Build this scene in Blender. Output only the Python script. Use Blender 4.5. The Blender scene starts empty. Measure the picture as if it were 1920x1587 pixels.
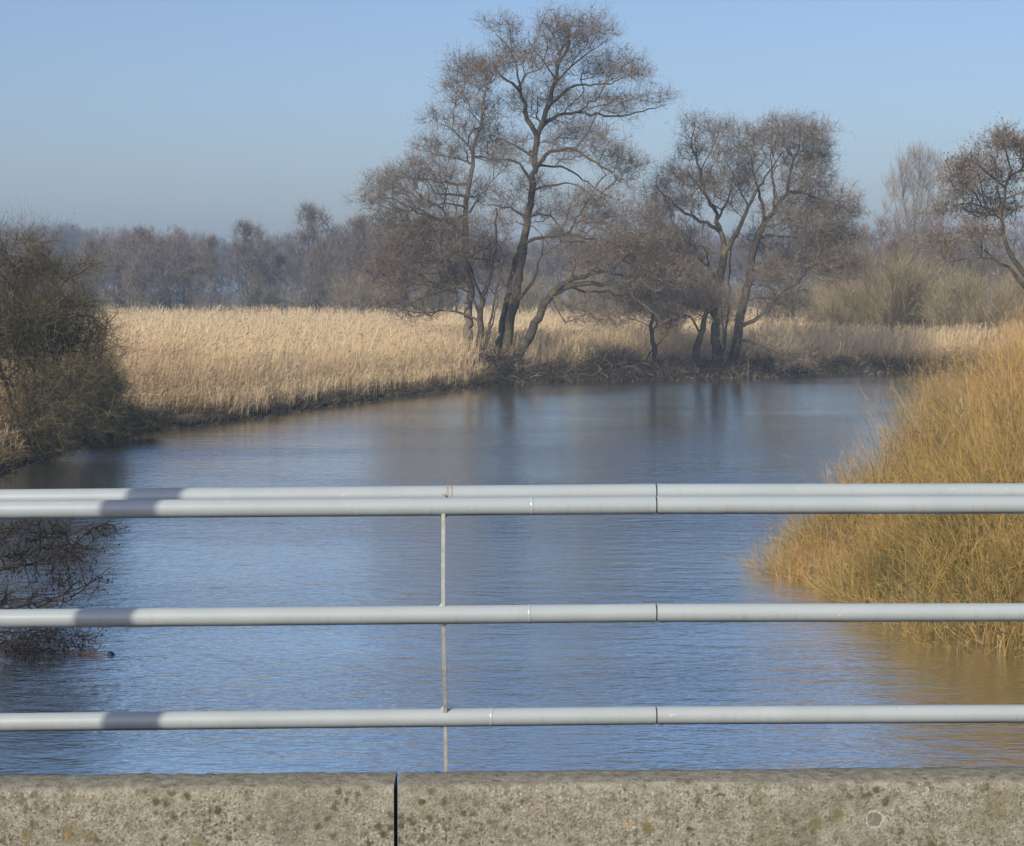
import bpy, math, random
import numpy as np

rng = np.random.default_rng(11)
random.seed(11)
R = math.radians
scene = bpy.context.scene
COL = scene.collection

# ------------------------------------------------------------------ camera frame
F, CX, CY, HC, HORIZON = 3600.0, 960.0, 793.5, 5.0, 540.0
PITCH = math.atan((CY - HORIZON) / F)
CAM = np.array((0.0, 0.0, HC))
FWD = np.array((0, math.cos(PITCH), -math.sin(PITCH)))
UP = np.array((0, math.sin(PITCH), math.cos(PITCH)))
SUN_EL, SUN_AZ = R(31), R(30)          # azimuth: degrees to the left of straight behind the viewer


def P(px, py, Y):
    """point at depth Y on the sight line through a photograph pixel"""
    d = np.array((1.0, 0, 0)) * ((px - CX) / F) + UP * ((CY - py) / F) + FWD
    return CAM + d * (Y / d[1])


def unit(v):
    return v / (np.linalg.norm(v, axis=-1, keepdims=True) + 1e-9)


# ------------------------------------------------------------------ tagging
def tag(o, label=None, cat=None, group=None, kind=None):
    if label: o['label'] = label
    if cat: o['category'] = cat
    if group: o['group'] = group
    if kind: o['kind'] = kind
    return o


def empty(name, loc, label, cat, group=None):
    o = bpy.data.objects.new(name, None)
    o.empty_display_size = 0.3
    o.location = [float(c) for c in loc]
    COL.objects.link(o)
    return tag(o, label, cat, group)


class Acc:
    """collects quads, linked as one mesh object"""
    def __init__(self):
        self.v, self.q, self.m, self.r, self.s, self.n = [], [], [], [], [], 0

    def add(self, verts, quads, mat=0, rnd=0.5, smooth=True):
        verts = np.asarray(verts, dtype=np.float32).reshape(-1, 3)
        quads = np.asarray(quads, dtype=np.int32).reshape(-1, 4)
        if len(verts) == 0 or len(quads) == 0: return
        self.v.append(verts); self.q.append(quads + self.n)
        self.m.append(np.full(len(quads), mat, np.int32))
        self.s.append(np.full(len(quads), smooth, bool))
        self.r.append(np.broadcast_to(np.asarray(rnd, np.float32), (len(verts),)).copy())
        self.n += len(verts)

    def ribbons(self, p0, p1, w0, w1, mat=0, rnd=None, side=None):
        n = len(p0)
        if n == 0: return
        d = unit(p1 - p0)
        if side is None: side = rng.normal(size=(n, 3))
        s = unit(np.cross(d, side))
        w0 = np.broadcast_to(w0, (n,))[:, None]; w1 = np.broadcast_to(w1, (n,))[:, None]
        v = np.stack([p0 - s * w0, p0 + s * w0, p1 + s * w1, p1 - s * w1], 1).reshape(-1, 3)
        q = np.arange(4 * n).reshape(n, 4)
        if rnd is None: rnd = rng.random(n)
        self.add(v, q, mat, np.repeat(np.broadcast_to(rnd, (n,)), 4), False)

    def tubes(self, p0, p1, r0, r1, d0=None, sides=5, mat=0, rnd=None):
        n = len(p0)
        if n == 0: return
        d1 = unit(p1 - p0)
        d0 = d1 if d0 is None else d0
        ref = np.array((0.31, 0.93, 0.17))
        def frame(d):
            a = unit(np.cross(d, ref)); return a, np.cross(d, a)
        ang = np.arange(sides) * 2 * math.pi / sides
        c, s = np.cos(ang)[None, :, None], np.sin(ang)[None, :, None]
        a0, b0 = frame(d0); a1, b1 = frame(d1)
        r0 = np.broadcast_to(r0, (n,))[:, None, None]; r1 = np.broadcast_to(r1, (n,))[:, None, None]
        ring0 = p0[:, None, :] + (a0[:, None] * c + b0[:, None] * s) * r0
        ring1 = p1[:, None, :] + (a1[:, None] * c + b1[:, None] * s) * r1
        v = np.concatenate([ring0, ring1], 1).reshape(-1, 3)
        i = np.arange(sides); j = (i + 1) % sides
        base = np.stack([i, j, j + sides, i + sides], 1)
        q = (np.arange(n)[:, None, None] * 2 * sides + base[None]).reshape(-1, 4)
        if rnd is None: rnd = rng.random(n)
        self.add(v, q, mat, np.repeat(np.broadcast_to(rnd, (n,)), 2 * sides), True)

    def box(self, c, s, mat=0):
        c = np.array(c, float); h = np.array(s, float) / 2
        v = np.array([[x, y, z] for x in (-1, 1) for y in (-1, 1) for z in (-1, 1)]) * h + c
        q = [(0, 1, 3, 2), (4, 6, 7, 5), (0, 4, 5, 1), (2, 3, 7, 6), (0, 2, 6, 4), (1, 5, 7, 3)]
        self.add(v, q, mat, 0.5, False)

    def poly(self, pts, rad, sides=12, mat=0, rnd=0.5, caps=False):
        """smooth tube along a polyline, with shared rings"""
        pts = np.asarray(pts, float); n = len(pts)
        rad = np.broadcast_to(np.asarray(rad, float), (n,))
        d = np.gradient(pts, axis=0); d = unit(d)
        ref = np.array((0.31, 0.93, 0.17)); a = unit(np.cross(d, ref)); b = np.cross(d, a)
        ang = np.arange(sides) * 2 * math.pi / sides
        v = pts[:, None] + (a[:, None] * np.cos(ang)[None, :, None] + b[:, None] * np.sin(ang)[None, :, None]) * rad[:, None, None]
        i = np.arange(sides); j = (i + 1) % sides
        q = (np.arange(n - 1)[:, None, None] * sides + np.stack([i, j, j + sides, i + sides], 1)[None]).reshape(-1, 4)
        self.add(v.reshape(-1, 3), q, mat, rnd, True)
        if caps:
            for k in (0, n - 1):
                vv = np.concatenate([v[k], pts[k][None]])
                qq = [(i2, (i2 + 1) % sides, (i2 + 2) % sides, sides) for i2 in range(0, sides, 2)]
                self.add(vv, qq, mat, rnd, False)

    def build(self, name, mats, parent=None):
        v = np.concatenate(self.v); q = np.concatenate(self.q)
        if parent is not None:
            v = v - np.array(parent_world(parent), np.float32)
        me = bpy.data.meshes.new(name)
        me.vertices.add(len(v)); me.vertices.foreach_set('co', v.astype(np.float32).ravel())
        me.loops.add(len(q) * 4); me.loops.foreach_set('vertex_index', q.ravel())
        me.polygons.add(len(q)); me.polygons.foreach_set('loop_start', np.arange(len(q), dtype=np.int32) * 4)
        me.polygons.foreach_set('material_index', np.concatenate(self.m))
        at = me.attributes.new('rnd', 'FLOAT', 'POINT'); at.data.foreach_set('value', np.concatenate(self.r))
        me.polygons.foreach_set('use_smooth', np.concatenate(self.s))
        me.update(calc_edges=True)
        for m in (mats if isinstance(mats, (list, tuple)) else [mats]): me.materials.append(m)
        o = bpy.data.objects.new(name, me); COL.objects.link(o)
        if parent is not None: o.parent = parent
        return o


def parent_world(o):
    p = np.zeros(3)
    while o is not None:
        p = p + np.array(o.location); o = o.parent
    return p


# ------------------------------------------------------------------ materials
def new_mat(name, rough=0.8):
    m = bpy.data.materials.new(name); m.use_nodes = True
    nt = m.node_tree; b = nt.nodes['Principled BSDF']
    b.inputs['Roughness'].default_value = rough
    b.inputs['Specular IOR Level'].default_value = 0.2
    return m, nt, b


def node(nt, t, **kw):
    n = nt.nodes.new(t)
    for k, v in kw.items():
        if k in n.inputs.keys() if isinstance(k, str) else False: n.inputs[k].default_value = v
        else: setattr(n, k, v)
    return n


def ramp(nt, fac, stops):
    n = nt.nodes.new('ShaderNodeValToRGB'); el = n.color_ramp.elements
    while len(el) < len(stops): el.new(0.5)
    for e, (p, c) in zip(el, stops):
        e.position = p; e.color = (*c, 1) if len(c) == 3 else c
    nt.links.new(fac, n.inputs['Fac']); return n.outputs['Color']


def mixc(nt, fac, a, b):
    n = nt.nodes.new('ShaderNodeMix'); n.data_type = 'RGBA'
    for s, v in ((n.inputs['Factor'], fac), (n.inputs['A'], a), (n.inputs['B'], b)):
        if hasattr(v, 'is_linked'): nt.links.new(v, s)
        else: s.default_value = v if not isinstance(v, tuple) else (*v, 1)
    return n.outputs['Result']


def math_n(nt, op, a, b=0.0, clamp=False):
    n = nt.nodes.new('ShaderNodeMath'); n.operation = op; n.use_clamp = clamp
    for s, v in ((n.inputs[0], a), (n.inputs[1], b)):
        if hasattr(v, 'is_linked'): nt.links.new(v, s)
        else: s.default_value = v
    return n.outputs[0]


def maprange(nt, v, a, b, c=0.0, d=1.0):
    n = nt.nodes.new('ShaderNodeMapRange')
    nt.links.new(v, n.inputs['Value'])
    for k, x in zip(('From Min', 'From Max', 'To Min', 'To Max'), (a, b, c, d)): n.inputs[k].default_value = x
    return n.outputs['Result']


def coords(nt, scale=(1, 1, 1), kind='Object'):
    t = nt.nodes.new('ShaderNodeTexCoord'); m = nt.nodes.new('ShaderNodeMapping')
    m.inputs['Scale'].default_value = scale
    nt.links.new(t.outputs[kind], m.inputs['Vector']); return m.outputs['Vector']


def noise(nt, vec, scale, detail=4, rough=0.6, dist=0.0):
    n = nt.nodes.new('ShaderNodeTexNoise'); nt.links.new(vec, n.inputs['Vector'])
    n.inputs['Scale'].default_value = scale; n.inputs['Detail'].default_value = detail
    n.inputs['Roughness'].default_value = rough; n.inputs['Distortion'].default_value = dist
    return n.outputs['Fac']


def bump(nt, b, h, strength, distance):
    n = nt.nodes.new('ShaderNodeBump'); n.inputs['Strength'].default_value = strength
    n.inputs['Distance'].default_value = distance
    nt.links.new(h, n.inputs['Height']); nt.links.new(n.outputs['Normal'], b.inputs['Normal'])


def rnd_mat(name, stops, rough=0.75, transl=0.0):
    """colour picked per stem or twig"""
    m, nt, b = new_mat(name, rough)
    a = nt.nodes.new('ShaderNodeAttribute'); a.attribute_name = 'rnd'
    nt.links.new(ramp(nt, a.outputs['Fac'], stops), b.inputs['Base Color'])
    if transl:
        t = nt.nodes.new('ShaderNodeBsdfTranslucent'); x = nt.nodes.new('ShaderNodeMixShader')
        nt.links.new(ramp(nt, a.outputs['Fac'], stops), t.inputs['Color'])
        x.inputs['Fac'].default_value = transl
        nt.links.new(b.outputs[0], x.inputs[1]); nt.links.new(t.outputs[0], x.inputs[2])
        nt.links.new(x.outputs[0], nt.nodes['Material Output'].inputs['Surface'])
    return m


def bark_mat(name, c0, c1, moss, moss_amt=0.5):
    m, nt, b = new_mat(name, 0.9)
    v = coords(nt)
    n1 = noise(nt, coords(nt, (1, 1, .35)), 9, 6, .7)
    col = ramp(nt, n1, [(.3, c0), (.7, c1)])
    n2 = noise(nt, v, 1.3, 5, .65)
    col = mixc(nt, maprange(nt, n2, .5, .68, 0, moss_amt), col, moss)
    nt.links.new(col, b.inputs['Base Color']); bump(nt, b, n1, .7, .05)
    return m


M = {}
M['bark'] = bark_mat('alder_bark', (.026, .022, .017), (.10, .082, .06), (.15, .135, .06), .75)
M['bark_pale'] = bark_mat('sunlit_alder_bark', (.09, .074, .058), (.235, .19, .145), (.17, .15, .075), .5)  # lighter copy of the alder bark, sunlight painted into its colour
M['limb'] = bark_mat('limb_bark', (.05, .045, .033), (.125, .11, .075), (.19, .18, .075), .9)
M['twig'] = rnd_mat('alder_twigs', [(0, (.07, .057, .044)), (.5, (.15, .12, .09)), (1, (.28, .225, .165))])
M['catkin'] = rnd_mat('alder_catkins', [(0, (.08, .057, .048)), (.5, (.155, .11, .09)), (1, (.26, .19, .155))])
M['far_twig'] = rnd_mat('far_twigs', [(0, (.085, .068, .05)), (.5, (.165, .13, .096)), (1, (.28, .222, .165))])
M['far_bark'] = bark_mat('far_bark', (.06, .053, .045), (.16, .145, .11), (.17, .17, .09), .6)
M['poplar_twig'] = rnd_mat('poplar_twigs', [(0, (.20, .17, .14)), (1, (.34, .29, .23))])
M['willow'] = rnd_mat('willow_shoots', [(0, (.05, .04, .018)), (.25, (.17, .14, .05)), (.5, (.36, .262, .078)), (.75, (.46, .265, .085)), (.9, (.42, .215, .085)), (1, (.47, .37, .25))], .6)
M['willow_olive'] = rnd_mat('olive_willow_shoots', [(0, (.06, .052, .02)), (.3, (.22, .185, .055)), (.6, (.38, .29, .085)), (.85, (.45, .27, .09)), (1, (.46, .25, .12))], .6)
M['willow_stem'] = bark_mat('willow_bark', (.10, .085, .04), (.24, .20, .085), (.24, .22, .07), .6)
M['sallow'] = rnd_mat('sallow_twigs', [(0, (.15, .125, .065)), (.5, (.27, .22, .12)), (1, (.39, .31, .18))])
M['sallow_stem'] = bark_mat('sallow_bark', (.07, .065, .04), (.15, .135, .08), (.14, .15, .06), .5)
M['dark_twig'] = rnd_mat('scrub_twigs', [(0, (.036, .031, .018)), (.6, (.095, .08, .043)), (.93, (.18, .15, .072)), (1, (.33, .27, .12))])
M['dark_bark'] = bark_mat('scrub_bark', (.035, .032, .022), (.10, .08, .052), (.14, .12, .055), .4)
M['black_twig'] = rnd_mat('shaded_alder_twigs', [(0, (.012, .010, .009)), (1, (.045, .036, .03))])  # near-black copy of the alder twigs, shade painted into the colour
M['black_bark'] = bark_mat('overhanging_alder_bark', (.014, .012, .010), (.05, .042, .034), (.07, .065, .03), .4)  # bark darkened the same way, silhouette shade put into its colour
M['reed'] = rnd_mat('reed_stalks', [(0, (.36, .25, .145)), (.35, (.60, .45, .26)), (.75, (.70, .545, .33)), (1, (.76, .62, .41))], .7, .25)
M['plume'] = rnd_mat('reed_plumes', [(0, (.13, .085, .065)), (.6, (.28, .195, .13)), (1, (.46, .35, .23))], .9)
M['sedge'] = rnd_mat('bank_grass', [(0, (.05, .042, .024)), (.4, (.13, .10, .055)), (.7, (.25, .185, .10)), (1, (.42, .32, .19))], .8)
M['bramble'] = rnd_mat('bramble_stems', [(0, (.03, .025, .02)), (.55, (.075, .06, .045)), (.8, (.15, .12, .08)), (1, (.38, .29, .17))])


def ground_material():
    m, nt, b = new_mat('ground_soil', .95)
    v = coords(nt)
    n1 = noise(nt, v, .35, 6, .65); n2 = noise(nt, v, 6, 5, .7)
    col = ramp(nt, n1, [(.3, (.10, .078, .045)), (.55, (.20, .155, .085)), (.8, (.30, .23, .13))])
    sep = nt.nodes.new('ShaderNodeSeparateXYZ'); nt.links.new(v, sep.inputs[0])
    wet = maprange(nt, sep.outputs['Z'], .12, .42, 1, 0)
    col = mixc(nt, wet, col, (.022, .019, .014))
    nt.links.new(col, b.inputs['Base Color']); bump(nt, b, n2, .8, .08)
    return m


def water_material():
    m, nt, b = new_mat('river_water', .03)
    nt.nodes.remove(b)
    a = noise(nt, coords(nt, (1.0, 1.9, 1)), 1.35, 3, .5, .2)
    c = noise(nt, coords(nt, (1.0, 2.6, 1)), 4.6, 3, .55, .3)
    big = noise(nt, coords(nt, (.06, .16, 1)), 1.0, 3, .55)
    calm = maprange(nt, big, .38, .64, .55, 1.2)
    h = math_n(nt, 'ADD', math_n(nt, 'MULTIPLY', a, .8), math_n(nt, 'MULTIPLY', c, .36))
    sp = nt.nodes.new('ShaderNodeSeparateXYZ'); nt.links.new(coords(nt), sp.inputs[0])
    lee = maprange(nt, sp.outputs['Y'], 52, 86, 1.0, .42)           # the far reach lies in the lee of the trees
    h = math_n(nt, 'MULTIPLY', math_n(nt, 'MULTIPLY', h, calm), lee)
    bp = nt.nodes.new('ShaderNodeBump'); bp.inputs['Strength'].default_value = 1; bp.inputs['Distance'].default_value = .055
    nt.links.new(h, bp.inputs['Height'])
    fr = nt.nodes.new('ShaderNodeFresnel'); fr.inputs['IOR'].default_value = 1.45
    nt.links.new(bp.outputs[0], fr.inputs['Normal'])
    df = nt.nodes.new('ShaderNodeBsdfDiffuse'); df.inputs['Color'].default_value = (.13, .19, .21, 1)
    gl = nt.nodes.new('ShaderNodeBsdfGlossy'); gl.inputs['Roughness'].default_value = .11; gl.inputs['Color'].default_value = (.97, .985, .945, 1)
    nt.links.new(bp.outputs[0], gl.inputs['Normal'])
    mx = nt.nodes.new('ShaderNodeMixShader')
    nt.links.new(maprange(nt, fr.outputs[0], .03, .36, .70, 1.0), mx.inputs['Fac'])
    nt.links.new(df.outputs[0], mx.inputs[1]); nt.links.new(gl.outputs[0], mx.inputs[2])
    nt.links.new(mx.outputs[0], nt.nodes['Material Output'].inputs['Surface'])
    return m


def paint_material():
    m, nt, b = new_mat('rail_paint', .3)
    b.inputs['Specular IOR Level'].default_value = .6
    v = coords(nt)
    n1 = noise(nt, v, 3.5, 5, .6); n2 = noise(nt, v, 55, 4, .6)
    col = ramp(nt, n1, [(.3, (.335, .375, .385)), (.7, (.385, .425, .435))])
    col = mixc(nt, maprange(nt, n2, .62, .8, 0, .35), col, (.42, .40, .36))
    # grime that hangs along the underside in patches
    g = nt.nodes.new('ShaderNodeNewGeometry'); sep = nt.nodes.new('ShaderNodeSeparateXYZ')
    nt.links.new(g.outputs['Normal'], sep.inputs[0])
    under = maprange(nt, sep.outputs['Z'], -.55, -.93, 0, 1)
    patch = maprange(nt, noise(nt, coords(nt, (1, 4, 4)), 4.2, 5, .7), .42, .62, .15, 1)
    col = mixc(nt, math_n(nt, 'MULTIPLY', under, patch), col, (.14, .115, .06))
    # faint drip streaks and a few rust and lichen flecks
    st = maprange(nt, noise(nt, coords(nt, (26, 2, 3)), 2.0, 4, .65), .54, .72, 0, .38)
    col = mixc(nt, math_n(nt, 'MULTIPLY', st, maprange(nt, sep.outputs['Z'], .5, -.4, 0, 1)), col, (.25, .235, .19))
    fl = maprange(nt, noise(nt, v, 150, 3, .6), .69, .73, 0, .7)
    col = mixc(nt, math_n(nt, 'MULTIPLY', fl, maprange(nt, n1, .45, .6, 0, 1)), col, (.20, .13, .07))
    wh = maprange(nt, noise(nt, coords(nt, (1, 3, 3)), 24, 3, .6), .70, .74, 0, .6)
    col = mixc(nt, wh, col, (.62, .62, .58))
    nt.links.new(col, b.inputs['Base Color']); bump(nt, b, n2, .06, .002)
    return m


def post_material():
    m, nt, b = new_mat('post_paint', .6)
    v = coords(nt)
    n1 = noise(nt, v, 60, 5, .7)
    col = ramp(nt, n1, [(.3, (.25, .245, .22)), (.65, (.38, .38, .36))])
    nt.links.new(col, b.inputs['Base Color']); bump(nt, b, n1, .3, .002)
    return m


def concrete_material():
    m, nt, b = new_mat('weathered_concrete', .92)
    v = coords(nt)
    n0 = noise(nt, v, 2.2, 5, .6); n1 = noise(nt, v, 28, 5, .65); n2 = noise(nt, v, 140, 4, .65)
    col = ramp(nt, n1, [(.3, (.185, .168, .122)), (.5, (.285, .264, .202)), (.7, (.37, .35, .278))])
    col = mixc(nt, maprange(nt, n2, .56, .7, 0, .55), col, (.60, .57, .51))
    col = mixc(nt, maprange(nt, n2, .46, .34, 0, .75), col, (.11, .095, .07))
    def spots(scale, r0, r1, thr, seed, colour, amt, warp=.02):
        nonlocal col
        nz = nt.nodes.new('ShaderNodeTexNoise'); nz.inputs['Scale'].default_value = 45
        vv = nt.nodes.new('ShaderNodeVectorMath'); vv.operation = 'ADD'
        sc = nt.nodes.new('ShaderNodeVectorMath'); sc.operation = 'SCALE'; sc.inputs['Scale'].default_value = warp
        off = nt.nodes.new('ShaderNodeVectorMath'); off.operation = 'ADD'; off.inputs[1].default_value = (seed, seed * 2.1, seed * .7)
        nt.links.new(v, nz.inputs['Vector']); nt.links.new(nz.outputs['Color'], sc.inputs[0])
        nt.links.new(v, vv.inputs[0]); nt.links.new(sc.outputs[0], vv.inputs[1]); nt.links.new(vv.outputs[0], off.inputs[0])
        vo = nt.nodes.new('ShaderNodeTexVoronoi'); vo.inputs['Scale'].default_value = scale
        nt.links.new(off.outputs[0], vo.inputs['Vector'])
        s2 = nt.nodes.new('ShaderNodeSeparateColor'); nt.links.new(vo.outputs['Color'], s2.inputs[0])
        keep = maprange(nt, s2.outputs[0], thr - .03, thr + .03, 0, 1)
        clus = maprange(nt, noise(nt, off.outputs[0], 7.0, 4, .6), .40, .58, .12, 1.25)
        msk = math_n(nt, 'MULTIPLY', math_n(nt, 'MULTIPLY', maprange(nt, vo.outputs['Distance'], r1, r0, 0, amt), keep), clus, True)
        col = mixc(nt, msk, col, colour)
    spots(34, .22, .48, .35, 1.7, (.095, .084, .058), .85)
    spots(70, .2, .48, .4, 4.1, (.11, .10, .07), .8)
    spots(130, .18, .46, .5, 9.3, (.09, .08, .065), .7)
    spots(85, .16, .42, .6, 6.2, (.46, .44, .38), .65)
    spots(17, .20, .34, .82, 2.9, (.17, .145, .055), .7, .03)
    spots(24, .13, .22, .91, 7.7, (.44, .215, .05), .85, .03)
    ol = noise(nt, v, 3.1, 5, .6)
    col = mixc(nt, maprange(nt, ol, .52, .66, 0, .62), col, (.17, .148, .078))
    col = mixc(nt, maprange(nt, noise(nt, coords(nt, (1.6, 1, .7)), 2.3, 6, .7), .5, .7, 0, .5), col, (.15, .138, .108))
    # upward faces are greener-grey with weathering
    g = nt.nodes.new('ShaderNodeNewGeometry'); sep = nt.nodes.new('ShaderNodeSeparateXYZ')
    nt.links.new(g.outputs['Normal'], sep.inputs[0])
    topm = math_n(nt, 'MULTIPLY', maprange(nt, sep.outputs['Z'], .2, .98, 0, .6), maprange(nt, n1, .35, .6, .25, 1))
    col = mixc(nt, topm, col, mixc(nt, maprange(nt, n1, .4, .6), (.15, .132, .085), (.30, .28, .22)))
    # a pale ring round an old pock mark
    vm = nt.nodes.new('ShaderNodeVectorMath'); vm.operation = 'DISTANCE'
    nz = nt.nodes.new('ShaderNodeTexNoise'); nz.inputs['Scale'].default_value = 60; nt.links.new(v, nz.inputs['Vector'])
    sc = nt.nodes.new('ShaderNodeVectorMath'); sc.operation = 'SCALE'; sc.inputs['Scale'].default_value = .022
    ad = nt.nodes.new('ShaderNodeVectorMath'); ad.operation = 'ADD'
    nt.links.new(nz.outputs['Color'], sc.inputs[0]); nt.links.new(v, ad.inputs[0]); nt.links.new(sc.outputs[0], ad.inputs[1])
    nt.links.new(ad.outputs[0], vm.inputs[0])
    m['ring_node'] = vm.name
    ring = math_n(nt, 'SUBTRACT', vm.outputs['Value'], .0225)
    ring = maprange(nt, math_n(nt, 'ABSOLUTE', ring), .0012, .0038, .55, 0)
    inside = maprange(nt, vm.outputs['Value'], .018, .021, .75, 0)
    col = mixc(nt, inside, col, (.19, .165, .135)); col = mixc(nt, ring, col, (.56, .53, .47))
    nt.links.new(col, b.inputs['Base Color'])
    hh = math_n(nt, 'ADD', math_n(nt, 'MULTIPLY', n1, .7), math_n(nt, 'MULTIPLY', n2, .5))
    bump(nt, b, hh, 1.0, .009)
    return m


def plain(name, c, rough=.6, metal=0.0):
    m, nt, b = new_mat(name, rough)
    n1 = noise(nt, coords(nt), 20, 4, .6)
    nt.links.new(ramp(nt, n1, [(.3, tuple(x * .75 for x in c)), (.7, c)]), b.inputs['Base Color'])
    b.inputs['Metallic'].default_value = metal
    return m


M['ground'] = ground_material(); M['water'] = water_material(); M['paint'] = paint_material()
M['post'] = post_material(); M['concrete'] = concrete_material()
M['asphalt'] = plain('asphalt', (.06, .06, .058), .9)
M['galv'] = plain('galvanised_steel', (.42, .43, .44), .45, .6)
M['rubber'] = plain('joint_rubber', (.05, .05, .048), .8)
M['drift'] = plain('wet_driftwood', (.075, .035, .022), .5)
M['knob'] = plain('wet_knot', (.012, .014, .018), .4)
M['pole'] = plain('weathered_pole', (.22, .21, .19), .8)
M['lampglass'] = plain('lamp_cover', (.55, .55, .52), .3)

# ------------------------------------------------------------------ world, sun, camera
w = bpy.data.worlds.new('World'); scene.world = w; w.use_nodes = True
wn = w.node_tree; bg = wn.nodes['Background']
sky = wn.nodes.new('ShaderNodeTexSky'); sky.sky_type = 'NISHITA'; sky.sun_disc = False
SUN_DIR = np.array((-math.cos(SUN_EL) * math.sin(SUN_AZ), -math.cos(SUN_EL) * math.cos(SUN_AZ), math.sin(SUN_EL)))
sky.sun_elevation = SUN_EL; sky.sun_rotation = math.pi + SUN_AZ
sky.air_density = 1.0; sky.dust_density = 1.9; sky.ozone_density = 5.0; sky.altitude = 0
tint = wn.nodes.new('ShaderNodeMix'); tint.data_type = 'RGBA'; tint.blend_type = 'MULTIPLY'; tint.inputs['Factor'].default_value = 1
tint.inputs['B'].default_value = (.985, .90, .92, 1)                # a clear late-winter sky, uniformly a little bluer
wn.links.new(sky.outputs[0], tint.inputs['A']); wn.links.new(tint.outputs['Result'], bg.inputs['Color']); bg.inputs['Strength'].default_value = 0.125
sl = bpy.data.lights.new('sun', 'SUN'); sl.energy = 3.6; sl.angle = R(.55); sl.color = (1, .925, .755)
so = bpy.data.objects.new('sun', sl); COL.objects.link(so)
from mathutils import Vector
so.rotation_euler = Vector((-SUN_DIR).tolist()).to_track_quat('-Z', 'Y').to_euler()
so.location = (-20, -30, 40)

cam = bpy.data.cameras.new('camera'); co = bpy.data.objects.new('camera', cam); COL.objects.link(co)
co.location = CAM.tolist(); co.rotation_euler = (math.pi / 2 - PITCH, 0, 0)
cam.sensor_fit = 'HORIZONTAL'; cam.sensor_width = 36; cam.lens = 36 * F / 1920
cam.clip_start = .1; cam.clip_end = 8000
scene.camera = co
vs = scene.view_settings; vs.view_transform = 'Standard'; vs.look = 'None'; vs.exposure = 0.19; vs.gamma = 1
cy = scene.cycles
cy.max_bounces = 6; cy.diffuse_bounces = 3; cy.glossy_bounces = 3; cy.transmission_bounces = 3; cy.volume_bounces = 1
cy.transparent_max_bounces = 8; cy.use_denoising = True; cy.sample_clamp_indirect = 8
cy.use_adaptive_sampling = True; cy.adaptive_threshold = .012

# ------------------------------------------------------------------ river outline and terrain
LEFT = [(-9.5, -60), (-9.5, 0), (-9.0, 20), (-9.6, 27), (-12.6, 42), (-13.9, 53), (-13.5, 66), (-10.2, 72), (-8, 80), (-4.9, 88),
        (-1.6, 97), (0, 101), (4, 103), (10, 106), (13.2, 108.4), (20, 112.5), (25, 116), (40, 124), (70, 135), (160, 150)]
RIGHT = [(160, 128), (70, 115), (42, 101), (27, 87), (20, 70), (15, 50), (10.5, 38), (9.2, 30), (9.0, 25), (9, 15), (9, 0), (9, -60)]


def smooth_line(pts, it=2):
    p = np.array(pts, float)
    for _ in range(it):
        q = np.empty((2 * len(p) - 2, 2)); q[0::2] = .75 * p[:-1] + .25 * p[1:]; q[1::2] = .25 * p[:-1] + .75 * p[1:]
        p = np.concatenate([p[:1], q, p[-1:]])
    return p


LB, RB = smooth_line(LEFT), smooth_line(RIGHT)
RIVER = np.concatenate([LB, RB])


def inside(poly, x, y):
    x = np.asarray(x, float); y = np.asarray(y, float); res = np.zeros(x.shape, bool)
    a = poly; b = np.roll(poly, -1, 0)
    for (x0, y0), (x1, y1) in zip(a, b):
        if y0 == y1: continue
        c = ((y0 > y) != (y1 > y)) & (x < (x1 - x0) * (y - y0) / (y1 - y0) + x0)
        res ^= c
    return res


def dist_to(poly, x, y, closed=True):
    x = np.asarray(x, float); y = np.asarray(y, float); d = np.full(x.shape, 1e9)
    n = len(poly)
    for i in range(n if closed else n - 1):
        a = poly[i]; b = poly[(i + 1) % n]; e = b - a
        t = np.clip(((x - a[0]) * e[0] + (y - a[1]) * e[1]) / (e @ e + 1e-12), 0, 1)
        d = np.minimum(d, np.hypot(x - a[0] - t * e[0], y - a[1] - t * e[1]))
    return d


def vnoise(x, y, s, seed=0):
    out = 0
    r = np.random.default_rng(seed)
    for k in range(5):
        a = r.uniform(0, 6.28); f = s * (1.35 ** k); ph = r.uniform(0, 6.28, 2)
        out = out + np.sin((x * math.cos(a) + y * math.sin(a)) * f + ph[0]) * np.sin((y * math.cos(a) - x * math.sin(a)) * f * .8 + ph[1]) / (1 + .4 * k)
    return out


def ground_z(x, y):
    x = np.asarray(x, float); y = np.asarray(y, float)
    d = dist_to(RIVER, x, y); ins = inside(RIVER, x, y)
    wob = .10 * vnoise(x, y, 2.2, 3)
    out = np.clip(.02 + (d + wob * 2) * .55, -.25, .42) + .05 * vnoise(x, y, .5, 5) * np.clip(d / 2, 0, 1)
    return np.where(ins, np.maximum(-.15 - d * .6, -1.6) + .02, out)


gx = np.concatenate([np.array([-2400, -1200, -600, -300, -160, -100, -70]), np.arange(-50, 72, .8), np.array([80, 95, 120, 160, 300, 600, 1200, 2400])])
gy = np.concatenate([np.array([-150, -90, -60, -30]), np.arange(-15, 14, 2.5), np.arange(14, 150, .8), np.array([155, 165, 180, 210, 270, 340, 450, 700, 1200, 2200, 3800])])
X, Yg = np.meshgrid(gx, gy); Z = ground_z(X, Yg)
a = Acc(); nx, ny = len(gx), len(gy)
idx = np.arange(nx * ny).reshape(ny, nx)
a.add(np.stack([X, Yg, Z], -1).reshape(-1, 3), np.stack([idx[:-1, :-1], idx[:-1, 1:], idx[1:, 1:], idx[1:, :-1]], -1).reshape(-1, 4))
tag(a.build('ground', M['ground']), kind='structure')
a = Acc(); a.add([(-60, -150, 0), (300, -150, 0), (300, 200, 0), (-60, 200, 0)], [(0, 1, 2, 3)])
tag(a.build('river_water', M['water']), kind='structure')

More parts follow.
